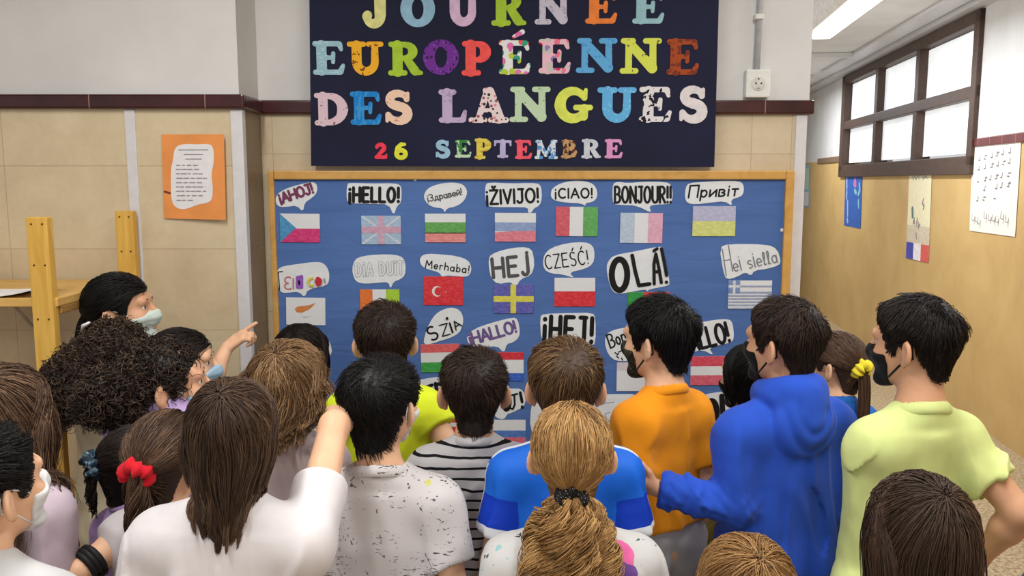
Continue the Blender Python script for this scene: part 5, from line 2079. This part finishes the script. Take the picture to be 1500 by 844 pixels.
    def shirtf(P):
        d = smin(ct(P), torso_f(P) - .010, .01)
        d = smin(d, lg(P) - .007, .02)
        for g in sleeves:
            d = smin(d, g(P), .022 * s)
        f = .0042 * wob(P, sd, .15, 4, (1, 1, .45)) + .0007 * wob(P, sd + 1, .05, 4, (1, 1, .6))
        r = wob(P, sd + 2, .20, 3, (1.0, 1, .30))
        f = f - .007 * np.exp(-(r / .2) ** 2)
        d = d + f * fold * np.clip((nb[2] + .01 - P[:, 2]) / (.10 * s), 0, 1)
        d = smin(d, smax(smin(torso_f(P), neckf(P), .03 * s) - .009, P[:, 2] - (nb[2] - .012 * s), .014 * s), .012)
        d = smax(d, hem * s - P[:, 2] + .006 * wob(P * np.array([1, 1, 0], np.float32), sd + 3, .2, 2), .006)
        d = smax(d, -nk(P), .006)
        if style == 'hoodie':
            d = smin(d, hoodf(P), .008)
        return d

    if style in ('tee', 'hoodie'):
        # collar ring
        cr_c = nb + np.array([0, .004, .018]) * s
        a = norm((necktop - nb)[None])[0]

        def ring(P, R, r, c, ax):
            q = P - c.astype(np.float32)
            hgt = q @ ax.astype(np.float32)
            rad = np.sqrt(np.maximum((q * q).sum(1) - hgt * hgt, 0)) - R
            return np.sqrt(rad * rad + (hgt * .6) ** 2) - r
        ax = norm((a + np.array([0, .38, 0]))[None])[0]

        def hoodf(P):
            c = j(0, -.075, 1.105)
            pouch = ell(c, (.098 * s, .052 * s, .088 * s))(P)
            q = (P - c.astype(np.float32)) / np.array([.098 * s, .052 * s, .088 * s], np.float32)
            er = np.sqrt((q[:, 0] * 1.0) ** 2 + (np.minimum(q[:, 2] - .55, 0) * .62) ** 2)
            pouch = pouch + .0075 * np.exp(-((er - .74) / .085) ** 2) + .006 * np.exp(-((er - .42) / .08) ** 2) + .0015 * wob(P, 41, .08, 3)
            rg_ = ring(P, .068 * s, .029 * s, nb + np.array([0, -.002, .034]) * s, norm(np.array([[0, .30, 1.0]]))[0]) + .0015 * wob(P, 42, .09, 3)
            d = smin(pouch, rg_, .018 * s)
            return smax(d, -(nk(P) - .002), .008)
    lo2 = np.minimum(pts.min(0) - .12 * s, [-.2 * b, -.16, 0])
    hi2 = np.maximum(pts.max(0) + .12 * s, [.2 * b, .16, 0])
    hz = sh.get('h', .005)
    if style != 'none':
        V, Q = surf(shirtf, np.arange(lo2[0], hi2[0], hz), np.arange(lo2[1], hi2[1], hz), np.arange(hem * s - .04, nb[2] + .12 * s, hz))
        at_ = {}
        ed = np.full(len(V), -1.0)
        st = np.full(len(V), 1.0)
        for k, sx in (('L', -1), ('R', 1)):
            end, d = ends[k]
            m = (V[:, 0] * sx > (SH[k][0] * sx - .02)) if sl <= 1 else (np.linalg.norm(V - end, axis=1) < .09)
            ed[m] = np.maximum(ed[m], ((V - end) @ d)[m])
            # stripe along neck - shoulder - elbow
            for A, B in ((j(sx * .03, -.015, 1.15), SH[k]), (SH[k], EL[k])):
                ab = B - A
                t = ((V - A) @ ab) / (ab @ ab)
                q = V - A - np.clip(t, 0, 1.2)[:, None] * ab
                outw = norm((np.array([sx * .75, 0, .65]))[None])[0]
                m2 = (t > -.1) & (t < 1.1) & ((q @ outw) > .0) & (V[:, 0] * sx > 0)
                st[m2] = np.minimum(st[m2], np.abs(q[:, 1] - sh.get('stripe_y', 0) * s)[m2])
        at_['sleeve_end'] = ed
        at_['stripe'] = st
        mesh_np(sh.get('name', 't_shirt'), V, Q, sh['mat'], e, attrs=at_)
        if style == 'tee':
            sh.setdefault('collar', sh['mat'])
            cf = lambda P: smax(ring(P, nr + .002, .0095 * s, cr_c, ax), -(nk(P) - .001), .002)
            V, Q = surf(cf, *grid(cr_c - .11, cr_c + .11, .004))
            mesh_np('collar', V, Q, sh['collar'], e)
    # ---- trousers and shoes (below the frame)
    lf = lambda P: smax(smax(lg(P) + .003 * wob(P, sd + 9, .07, 4), .055 * s - P[:, 2], .005), P[:, 2] - tz * s, .01)
    V, Q = surf(lf, np.arange(-.24 * s, .24 * s, .011), np.arange(-.16 * s, .16 * s, .011), np.arange(0, tz * s + .02, .011))
    mesh_np('trousers', V, Q, cloth('trouser cloth', trousers), e)
    for sx in (-1, 1):
        sf = union([rc(j(sx * .085, -.035, .045), j(sx * .094, .12, .036), .041 * s, .035 * s), rc(j(sx * .085, -.03, .07), j(sx * .086, -.01, .06), .042 * s, .04 * s)], .02)
        sff = lambda P: smax(sf(P), .001 - P[:, 2], .004)
        c = j(sx * .09, .04, .05)
        V, Q = surf(sff, *grid((c[0] - .08, c[1] - .16, -.012), (c[0] + .08, c[1] + .16, .14), .009))
        mesh_np('shoe', V, Q, plain('shoe rubber', (206, 206, 210), .6), e)
    # ---- hair
    hoodon = style == 'hoodie'

    def coll(P):
        d = skull((P - hc32) @ Rh32 / hs) * hs
        d = np.minimum(d, neckf(P) - .004)
        d = np.minimum(d, ct(P) - .003)
        return d
    if hair and 'tie_px' in hair:
        tp = hair['tie_px']          # the point of the scalp seen there
        c0 = to_loc((0, 0, CAMZ))
        c1 = pxl((tp[0], tp[1], Y))
        ts = np.linspace(.80, 1.05, 400)
        line = ((c0 + ts[:, None] * (c1 - c0) - hc) @ Rh) / hs
        ds = skullh(line.astype(np.float32))
        hit = np.nonzero(ds < .004)[0]
        q = line[hit[0]] if len(hit) else line[ds.argmin()]
        dq, nq = grad(skullh, q[None].astype(np.float32))
        hair['tie'] = q + nq[0] * (.006 - dq[0])
        hair['tie_dir'] = nq[0]
    hobj = build_hair(hair, hc, Rh, hs, coll, rg, e) if hair else None
    to_body = lambda P: (np.asarray(P, float) * hs) @ Rh.T + hc
    # ---- mask
    if mask:
        fcore = lambda P: smin(smin(smin(smin(_jaw(P), _cran(P), .03), _cheek(P), .02), _chin(P), .02), rc((0, .082, .0), (0, .099, -.022), .010, .013)(P), .04)

        def mf(P):
            d = fcore(P) - .0045 + .0005 * np.sin(P[:, 2] * 300) * (1 if mask.get('pleat', True) else 0)
            topz = -.001 - .26 * np.abs(P[:, 0])
            d = smax(d, P[:, 2] - topz, .003)
            d = smax(d, (.042 + .12 * np.abs(P[:, 2] + .045)) - P[:, 1], .003)
            d = smax(d, -.112 + .0 * P[:, 0] - P[:, 2], .004)
            return d
        V, Q = surf(mf, *grid((-.085, .02, -.125), (.085, .135, .02), .0035))
        mo = mesh_np('face_mask', to_body(V), Q, mask['mat'], e)
        wr_ = mask.get('strap', .0016)
        for sx in (-1, 1):
            m_ = MB()
            ear = [(sx * .0775, -.016, .024), (sx * .080, -.026, .006), (sx * .076, -.026, -.018)]
            m_.tube([to_body(q) for q in [(sx * .058, .046, -.016), (sx * .072, .022, .004)] + ear + [(sx * .068, .008, -.040), (sx * .052, .040, -.074)]], wr_, 6)
            m_.build('ear_loop', mask.get('strapmat', mask['mat']), mo, True)
    P_ = Head()
    P_.e, P_.hc, P_.Rh, P_.hs, P_.s, P_.to_body, P_.SH, P_.EL, P_.WR, P_.nb, P_.shirtf, P_.loc = e, hc, Rh, hs, s, to_body, SH, EL, WR, nb, (shirtf if style != 'none' else None), to_loc
    P_.RW, P_.base, P_.hair = RW, base, hobj
    P_.tie = hair.get('tie') if hair else None
    P_.tdir = hair.get('tie_dir') if hair else None
    PEOPLE.append(P_)
    return P_


def scrunchie(Pn, tie, axis, R, r, mat, name='scrunchie', ruffle=9, parent=None):
    """gathered ring of cloth round the ponytail (head frame)"""
    ax = norm(np.array(axis, float)[None])[0]
    a = norm(np.cross(ax, [.1, .2, 1.0])[None])[0]
    b = np.cross(ax, a)
    n, m = 48, 10
    V, Q = [], []
    for i in range(n):
        t = 2 * math.pi * i / n
        rr = r * (1 + .28 * math.sin(ruffle * t) + .12 * math.sin(2.3 * ruffle * t))
        c = np.array(tie) + R * (math.cos(t) * a + math.sin(t) * b) + ax * r * .35 * math.sin(ruffle * t * .5 + 1)
        o = math.cos(t) * a + math.sin(t) * b
        for k in range(m):
            u = 2 * math.pi * k / m
            V.append(c + rr * (math.cos(u) * o + math.sin(u) * ax * 1.25))
    for i in range(n):
        for k in range(m):
            Q.append((i * m + k, i * m + (k + 1) % m, ((i + 1) % n) * m + (k + 1) % m, ((i + 1) % n) * m + k))
    return mesh_np(name, Pn.to_body(V), Q, mat, parent or Pn.e)

# ------------------------------------------------------------------ hair colours (dark, mid, light)
BLACK = ((10, 9, 10), (18, 16, 17), (34, 30, 30))
NBLACK = ((16, 12, 12), (30, 22, 20), (54, 42, 36))
DBROWN = ((28, 20, 17), (50, 36, 29), (82, 62, 48))
BROWN = ((46, 32, 25), (76, 55, 42), (116, 88, 66))
LBROWN = ((70, 50, 34), (116, 86, 58), (172, 136, 98))
BLOND = ((104, 74, 44), (160, 120, 72), (214, 174, 116))
FAIR, MID, TAN = (236, 190, 156), (222, 172, 138), (196, 140, 106)

M_BLKMASK = cloth('black mask', (22, 22, 24))
t_ = NT('patterned dark mask', .8, .15)
v_ = t_.coord()
t_.col(t_.ramp(t_.noise(v_, 60, 3), [(.35, (34, 36, 30)), (.5, (70, 68, 56)), (.58, (40, 42, 34)), (.66, (130, 124, 108))], 'CONSTANT'))
M_CAMO = t_.m
M_MASKG = cloth('pale green mask', (200, 214, 206))
M_MASKB = cloth('pale blue mask', (160, 192, 216))
M_MASKW = cloth('white mask', (222, 224, 226))
M_STRAP = plain('white elastic', (226, 226, 224), .7)



def tee(fabric_name, c, **k):
    return dict(mat=cloth(fabric_name, c), **k)


# ---- patterned fabrics
def striped():
    t = NT('white jersey with black stripes', .85, .15)
    v = t.coord()
    z = t.sep(v)[2]
    n = t.noise(v, 7, 3)
    w = t.math('ADD', z, t.math('MULTIPLY', t.math('SUBTRACT', n, .5), .022))
    f = t.math('FRACT', t.math('MULTIPLY', w, 1 / .0262))
    t.col(t.mix(t.math('LESS_THAN', f, .24), (194, 192, 194), (24, 24, 28)))
    fabric(t)
    return t.m


def doodle():
    t = NT('white jersey with grey doodles', .85, .15)
    v = t.coord()
    base = (208, 204, 206)
    v1 = t.coord('Object', (1, 1, 2.6), (0, .35, 0))
    a = t.vor(v1, 24, 'DISTANCE_TO_EDGE')
    n1 = t.noise(v, 9, 2)
    lines = t.math('MULTIPLY', t.math('LESS_THAN', a, .022), t.math('GREATER_THAN', n1, .60))
    v2 = t.coord('Object', (1, 1, .7), (.3, 0, .5))
    n2 = t.noise(v2, 62, 2, .6, .8)
    blots = t.math('GREATER_THAN', n2, .665)
    n3 = t.noise(t.coord('Object', (1, 1, 4), (0, -.2, 0)), 38, 2, .6, 1.5)
    dash = t.math('MULTIPLY', t.math('GREATER_THAN', n3, .635), t.math('GREATER_THAN', t.noise(v, 14, 1), .50))
    c = t.mix(lines, base, (120, 114, 118))
    c = t.mix(blots, c, (104, 98, 104))
    c = t.mix(dash, c, (84, 80, 86))
    y = t.math('GREATER_THAN', t.noise(t.coord('Object', (1, 1, 1), (1, 0, 0)), 20, 2), .74)
    c = t.mix(y, c, (206, 204, 120))
    r = t.math('GREATER_THAN', t.noise(t.coord('Object', (1, 1, 1), (0, 1, .4)), 17, 2), .76)
    c = t.mix(r, c, (200, 168, 172))
    t.col(c)
    fabric(t)
    return t.m


def blue_trim():
    t = NT('bright blue jersey with white trim', .6, .25)
    n = t.noise(t.coord(), 9, 3)
    base = t.ramp(n, [(.3, (20, 98, 214)), (.7, (30, 112, 226))])
    band = t.math('GREATER_THAN', t.attr('sleeve_end'), -.016)
    dark = t.math('GREATER_THAN', t.attr('sleeve_end'), -.085)
    st = t.math('LESS_THAN', t.attr('stripe'), .0085)
    c = t.mix(dark, base, (14, 60, 190))
    c = t.mix(t.math('MAXIMUM', band, st), c, (228, 232, 238))
    t.col(c)
    fabric(t)
    return t.m


def tiny_print():
    t = NT('white hoodie with small dark and coloured prints', .85, .15)
    v = t.coord()
    n = t.noise(v, 46, 2, .6, .6)
    c = t.mix(t.math('GREATER_THAN', n, .66), (206, 206, 206), (70, 74, 84))
    n2 = t.noise(t.coord('Object', (1, 1, 1), (1, .4, 0)), 26, 2)
    c = t.mix(t.math('GREATER_THAN', n2, .70), c, (150, 196, 200))
    t.col(c)
    fabric(t)
    return t.m


# ---- back rows first
person('child with sleek black hair in profile wearing a pale green mask, by the pine shelf', 175, 399, 2.64, yaw=-55, hyaw=-28, pitch=6, seed=1, slim=1, build=0.66, skin=MID, hs=1.02,
       hair=dict(style='pony', col=BLACK, tie=(0, -.105, -.01), puff=.012, sag=.012, n=3800, nape=-.06, tail=dict(len=.34, dir=(0, -1, -.6), n=900, spread=.3, g=.5, r=.022)),
       shirt=tee('dark plum top', (70, 58, 66)), mask=dict(mat=M_MASKG, strapmat=M_STRAP))
g2 = person('child with a loose mass of brown curls and a beige jacket at the left', 172, 462, 2.42, yaw=-25, hyaw=-25, seed=2, slim=1, build=0.68, skin=MID, hairt=.035,
       hair=dict(style='curly', col=((32, 24, 20), (58, 43, 35), (104, 82, 67)), lobes=[((0, -.012, .035), (.088, .098, .090)), ((-.01, -.10, -.03), (.088, .085, .10)), ((-.01, -.165, -.07), (.055, .055, .08))], n=2300),
       shirt=tee('beige jacket', (186, 172, 146), sleeve=1.9, name='jacket'))
g3 = person('child with dark curly puffed hair and a lavender tee, ear and mask strap showing', 244, 489, 2.16, yaw=-16, hyaw=-56, pitch=4, seed=3, shz=0.085, slim=1, build=0.95, skin=MID, hairt=0.034,
       hair=dict(style='curly', col=((24, 18, 16), (50, 38, 32), (96, 76, 62)), lobes=[((0, -.012, .035), (.082, .096, .084)), ((0, -.085, .0), (.08, .06, .072)), ((.01, -.15, .0), (.075, .07, .07))], n=2300),
       shirt=tee('lavender tee', (186, 160, 210)), mask=dict(mat=M_MASKB, strapmat=M_STRAP))
g4 = person('child pointing at the board with a raised right hand, pale blue mask', 264, 477, 2.5, yaw=-38, hyaw=-40, pitch=2, seed=4, slim=1, build=0.66, skin=FAIR,
       hair=dict(style='pony', col=NBLACK, tie=(0, -.10, -.02), puff=.010, n=3400, tail=dict(len=.22, dir=(0, -1, -.5), n=600, spread=.3, g=.4)),
       shirt=tee('grey tee', (120, 112, 120)), mask=dict(mat=M_MASKB, strapmat=M_STRAP), h=.004,
       arms={'R': dict(el=(306, 566, 2.58), wr=(332, 510, 2.66), fd=at(394, 463, 2.70) - at(332, 510, 2.66), pn=(.45, .45, -.6), curl=(.06, .95, 1.15, 1.2), tc=.8, hk=1.08)})
person('child with smooth dark hair standing closest to the left end of the board', 440, 470, 2.72, yaw=0, hyaw=-8, seed=5, slim=1, build=0.85, skin=FAIR,
       hair=dict(style='long', col=NBLACK, len=.24, mess=.03), shirt=tee('grey blue tee', (96, 104, 124)))
person('child with a shaggy light brown bob, seen from behind', 420, 494, 2.08, yaw=-6, hyaw=-6, pitch=2, seed=6, slim=1, build=0.8, hs=0.97, skin=FAIR, hairt=.022,
       hair=dict(style='long', col=((84, 62, 42), (136, 104, 72), (196, 160, 118)), len=.15, mess=.16, lat=.7, wave=.012, flip=.02, clump=.8, clumps=80, cap=.006, layers=[(900, .0028, (.004, .012)), (3600, .0010, (.008, .020))]),
       shirt=tee('pale pink grey tee', (206, 190, 192)))
person('child in a neon yellow tee with dark hair, hands on hips facing the board', 563, 441, 2.46, yaw=4, hyaw=6, pitch=3, seed=7, build=0.87, skin=FAIR,
       hair=dict(style='short', col=DBROWN, top=.026, side=.013, len=.05, nape=-.092),
       shirt=tee('neon yellow jersey', (226, 242, 52), sleeve=.38, hem=.64),
       arms={'L': dict(el=(462, 650, 2.42), wr=(500, 745, 2.45)), 'R': dict(el=(668, 668, 2.40), wr=(632, 735, 2.45))})
person('child in an orange tee looking left, dark patterned mask and black hair', 966, 432, 2.24, yaw=34, hyaw=17, pitch=-2, seed=17, hs=0.98, build=0.78, skin=FAIR, hairt=.024,
       hair=dict(style='short', col=BLACK, top=.032, side=.013, back=.005, len=.06, nape=-.084, mess=.3, vol=1.05),
       shirt=tee('orange jersey', (238, 150, 28), sleeve=.62, hem=.785), mask=dict(mat=M_CAMO, strapmat=M_BLKMASK, strap=.0024, pleat=False), trousers=(176, 174, 178))
person('child with black hair and black mask in an olive top, beside the blue hoodie', 1102, 499, 2.50, yaw=30, hyaw=-6, pitch=4, seed=18, slim=1, build=0.76, skin=MID,
       hair=dict(style='long', col=BLACK, len=.085, mess=.05, gather=.03, clump=.5, clumps=80), shirt=tee('olive top', (118, 104, 44)), mask=dict(mat=M_BLKMASK, strap=.0024, pleat=False))
g20 = person('child in a blue top with a brown ponytail held by a yellow scrunchie', 1225, 482, 2.58, yaw=20, hyaw=28, pitch=4, seed=20, slim=1, build=0.76, hs=0.92, skin=FAIR,
       hair=dict(style='pony', col=BROWN, tie_px=(1259, 540, 2.48), puff=.010, n=3600, tail=dict(len=.20, dir=(.25, -1, -.5), n=800, spread=.4, g=.45)),
       shirt=tee('mid blue top', (36, 104, 190), neckr=.054))
scrunchie(g20, g20.tie + g20.tdir * .006, g20.tdir + np.array([0, -.2, -.4]), .022, .014, cloth('yellow scrunchie', (232, 214, 60)))
# ---- middle rows
person('child in a black-and-white striped tee with dark hair, seen from behind', 694, 507, 2.15, yaw=2, hyaw=2, seed=14, shz=-0.018, slim=1, build=0.95, skin=MID,
       hair=dict(style='short', col=DBROWN, top=.024, side=.010, len=.045, nape=-.098, fade=.06, mess=.35),
       shirt=dict(mat=striped(), collar=cloth('grey rib', (186, 184, 186)), sleeve=.62))
person('child in a bright blue tee with white sleeve trim and smooth brown hair', 829, 492, 1.96, yaw=0, hyaw=-2, seed=15, shz=-0.012, skin=MID, hairt=.020,
       hair=dict(style='short', col=((58, 41, 28), (98, 72, 47), (156, 122, 84)), top=.026, side=.012, len=.075, lmin=.03, nape=-.088, mess=.12, twist=.15, clump=.6),
       shirt=dict(mat=blue_trim(), sleeve=.62, flare=1.05))
g19 = person('child in a blue hoodie stretching the left arm out, dark brown hair, black mask', 1150, 434, 2.12, yaw=22, hyaw=21, pitch=0, seed=19, hs=0.97, skin=MID, hairt=.022,
       hair=dict(style='short', col=DBROWN, top=.030, side=.012, len=.055, nape=-.100, fade=.06, mess=.2, back=.004),
       shirt=dict(style='hoodie', name='hoodie', mat=cloth('royal blue fleece', (44, 84, 196)), sleeve=1.9, fold=1.5, hem=.58, loose=1.05), mask=dict(mat=M_BLKMASK, strap=.0024, pleat=False), build=1.0,
       arms={'L': dict(el=(1082, 742, 2.02), wr=(966, 716, 2.05))})
person('child in a pale yellow-green tee with a black mask, right hand on hip', 1344, 429, 1.9, yaw=14, hyaw=30, pitch=-2, seed=21, hs=0.94, skin=MID, hairt=.022,
       hair=dict(style='short', col=NBLACK, top=.028, side=.011, back=.004, len=.06, nape=-.084, mess=.22),
       shirt=tee('pale lime jersey', (216, 228, 150), sleeve=.62, loose=1.12, sleeveL=1.0), mask=dict(mat=M_BLKMASK, strap=.0026, pleat=False),
       arms={'L': dict(el=(1272, 812, 1.88), wr=(1320, 850, 2.02)), 'R': dict(el=(1494, 752, 1.80), wr=(1440, 812, 1.88))}, build=0.8)
person('child with black hair in a white tee with grey doodles, seen from behind', 558, 519, 1.86, yaw=-4, hyaw=-16, seed=8, shz=-0.024, hs=0.95, skin=FAIR, hairt=0.02,
       hair=dict(style='short', col=BLACK, top=.028, side=.011, back=.006, len=.06, lmin=.03, nape=-.096, mess=.22, fade=.03),
       shirt=dict(mat=doodle(), sleeve=.66, flare=1.08, loose=1.06, neckr=.064), mask=dict(mat=M_MASKW, strapmat=M_STRAP))
g11 = person('child with dark hair tied by a blue patterned scrunchie, lavender top', 200, 618, 1.96, yaw=-20, hyaw=-30, seed=11, slim=1, build=0.62, hs=0.92, skin=FAIR,
       hair=dict(style='pony', col=NBLACK, tie_px=(140, 682, 1.86), puff=.008, n=2800, tail=dict(len=.12, dir=(-.3, -1, -.6), n=500, spread=.6, g=.4, curl=.006)),
       shirt=tee('lavender top', (178, 150, 204)))
t_ = NT('dark blue patterned scrunchie', .7, .3)
v_ = t_.coord()
t_.col(t_.ramp(t_.noise(v_, 90, 2), [(.40, (28, 40, 54)), (.52, (70, 104, 124)), (.64, (170, 180, 184))], 'CONSTANT'))
scrunchie(g11, g11.tie + g11.tdir * .008, g11.tdir + np.array([0, 0, -.3]), .026, .013, t_.m)
# ---- front row
g12 = person('child at the left edge with long wavy brown hair and a pale lilac top', -2, 530, 1.74, yaw=-10, hyaw=10, seed=12, slim=1, build=0.8, skin=FAIR, hairt=.020,
       hair=dict(style='long', col=((50, 36, 28), (90, 66, 50), (150, 118, 92)), len=.40, mess=.08, wave=.016, wf=2.2, clump=.75, clumps=55, layers=[(900, .0028, (.003, .012)), (3400, .0010, (.008, .020))]),
       shirt=tee('pale lilac top', (206, 188, 202)))
g10 = person('child with a low brown ponytail in a red scrunchie and a white tee', 244, 599, 1.8, yaw=-8, hyaw=-10, pitch=4, seed=10, build=0.85, hs=0.93, skin=FAIR,
       hair=dict(style='pony', col=((48, 34, 27), (84, 62, 48), (136, 106, 82)), tie_px=(206, 690, 1.70), puff=.014, sag=.008, n=3600, clumps=90, tail=dict(len=.22, dir=(0, -1, -.8), n=800, spread=.35, g=.6, curl=.010, turns=1.2, r=.018)),
       shirt=tee('white tee', (206, 200, 202), sleeve=.22), arms={'L': dict(el=(116, 838, 1.70), wr=(150, 905, 1.78))})
scrunchie(g10, g10.tie + g10.tdir * .008, g10.tdir + np.array([0, 0, -.5]), .027, .014, cloth('red scrunchie', (206, 30, 44)))
g9 = person('child with long straight brown hair in a white tee, reaching over a neighbour', 338, 549, 1.53, yaw=-4, hyaw=4, seed=9, hs=0.94, skin=FAIR, hairt=.014,
       hair=dict(style='long', col=(((44, 32, 26), (76, 57, 45), (130, 100, 76))), len=.20, mess=.03, wave=.006, clump=.75, clumps=46, lat=.95, gather=.08),
       shirt=tee('soft white tee', (222, 217, 220), sleeve=.50, loose=1.08, fold=1.4), build=1.06,
       arms={'R': dict(el=(490, 624, 1.74), wr=(510, 602, 1.92), pn=(-.2, .2, -1), curl=(.3, .35, .4, .5))})
g16 = person('child with a curly blond ponytail and a white printed sweatshirt', 838, 584, 1.62, yaw=0, hyaw=0, pitch=8, seed=16, shz=-0.035, hs=0.93, skin=FAIR, hairt=.016,
       hair=dict(style='pony', col=BLOND, tie_px=(836, 734, 1.50), puff=.010, sag=.007, n=5200, rad=.0010, mess=.1, tail=dict(len=.22, dir=(.0, -.35, -1), n=2200, spread=1.0, g=.2, curl=.020, turns=2.6, r=.030, clumps=110, clump=.75)),
       shirt=dict(name='sweatshirt', mat=tiny_print(), sleeve=1.9, neckr=.060), arms={})
scrunchie(g16, g16.tie + g16.tdir * .004, g16.tdir + np.array([0, 0, -.4]), .025, .015, dotted('black glitter', (18, 17, 18), [(180, 170, 160), (220, 210, 200)], 260, .18), 'hair_tie', 7)
person('child at the left edge with short black hair, a white mask and a white top', -28, 618, 1.4, yaw=-12, hyaw=-14, pitch=6, seed=13, hs=0.95, skin=FAIR, hairt=.022,
       hair=dict(style='short', col=BLACK, top=.028, side=.018, back=.010, len=.06, nape=-.080), shirt=tee('white top', (204, 204, 206), sleeve=.5), mask=dict(mat=M_MASKW, strapmat=M_STRAP))
person('child at the bottom right with long dark brown hair parted on top', 1352, 689, 1.36, yaw=6, hyaw=4, seed=22, build=0.9, slim=1, hs=0.94, skin=FAIR, hairt=.014,
       hair=dict(style='long', col=((40, 29, 24), (66, 49, 39), (108, 84, 68)), len=.40, mess=.03, wave=.005, clump=.5, lat=.95, n=4000), shirt=tee('grey top', (110, 106, 112)))
person('child at the right edge, only a navy sleeve and shoulder showing', 1652, 628, 1.42, yaw=0, hyaw=0, seed=24, skin=FAIR, slim=1, build=.95,
       hair=dict(style='short', col=DBROWN), shirt=tee('navy jersey', (32, 42, 92), sleeve=1.9, name='sweater'))
person('child at the bottom edge with dark blond hair, only the crown showing', 1096, 781, 1.38, yaw=0, hyaw=6, seed=23, build=0.7, slim=1, hs=0.95, skin=FAIR, hairt=.014,
       hair=dict(style='long', col=((92, 64, 38), (142, 104, 62), (190, 150, 98)), len=.34, mess=.04, clump=.5, lat=.95), shirt=tee('cream top', (210, 200, 186)))

# bracelet on the front child's arm
q_ = (g10.SH['L'] * .22 + g10.EL['L'] * .78)
ax_ = norm((g10.EL['L'] - g10.SH['L'])[None])[0]
a_ = norm(np.cross(ax_, [0, 0, 1.0])[None])[0]
b_ = np.cross(ax_, a_)
mb_ = MB()
for k_ in (-.011, 0, .011):
    mb_.tube([q_ + ax_ * k_ + (.040 * g10.s) * (math.cos(t) * a_ + math.sin(t) * b_) for t in np.linspace(0, 2 * math.pi, 29)[:-1]], .0072, 8, close=True)
mb_.build('bracelet', plain('black braided cord', (26, 24, 26), .6), g10.e, True)


def print_mat(pts):
    t = NT('white hoodie cloth with small dark prints and colour patches', .85, .15)
    v = t.coord()
    n = t.noise(v, 52, 2, .6, .6)
    c = t.mix(t.math('GREATER_THAN', n, .67), (206, 206, 206), (70, 74, 84))
    n2 = t.noise(t.coord('Object', (1, 1, 1), (1, .4, 0)), 26, 2)
    c = t.mix(t.math('GREATER_THAN', n2, .70), c, (150, 196, 200))
    nd = t.n('ShaderNodeVectorMath', operation='ADD')
    nz = t.n('ShaderNodeTexNoise')
    nz.inputs['Scale'].default_value = 24
    t.l(v, nz.inputs['Vector'])
    sc = t.n('ShaderNodeVectorMath', operation='SCALE')
    sc.inputs['Scale'].default_value = .03
    t.l(nz.outputs['Color'], sc.inputs[0])
    t.l(v, nd.inputs[0])
    t.l(sc.outputs[0], nd.inputs[1])
    for p, r, cc in pts:
        di = t.n('ShaderNodeVectorMath', operation='DISTANCE')
        t.l(nd.outputs[0], di.inputs[0])
        di.inputs[1].default_value = tuple(float(x) + .015 for x in p)
        c = t.mix(t.math('LESS_THAN', di.outputs['Value'], r), c, cc)
    t.col(c)
    fabric(t)
    return t.m


lc_ = lambda x, y: g16.loc(at(x, y, 1.53))
for ch in g16.e.children:
    if ch.name.startswith('sweatshirt'):
        ch.data.materials[0] = print_mat([(lc_(905, 812), .040, (232, 110, 170)), (lc_(884, 838), .030, (232, 126, 84)), (lc_(916, 842), .024, (120, 84, 160)), (lc_(914, 808), .020, (240, 190, 210))])

pc_ = g2.loc(at(125, 478, 2.20))
mb_ = MB()
mb_.tube([pc_ + np.array([-.016, 0, -.014]), pc_ + np.array([0, -.006, .002]), pc_ + np.array([.018, 0, .012])], [.003, .0055, .003], 8)
mb_.build('hair_clip', plain('pearl clip', (206, 200, 200), .3, .5), g2.e, True)
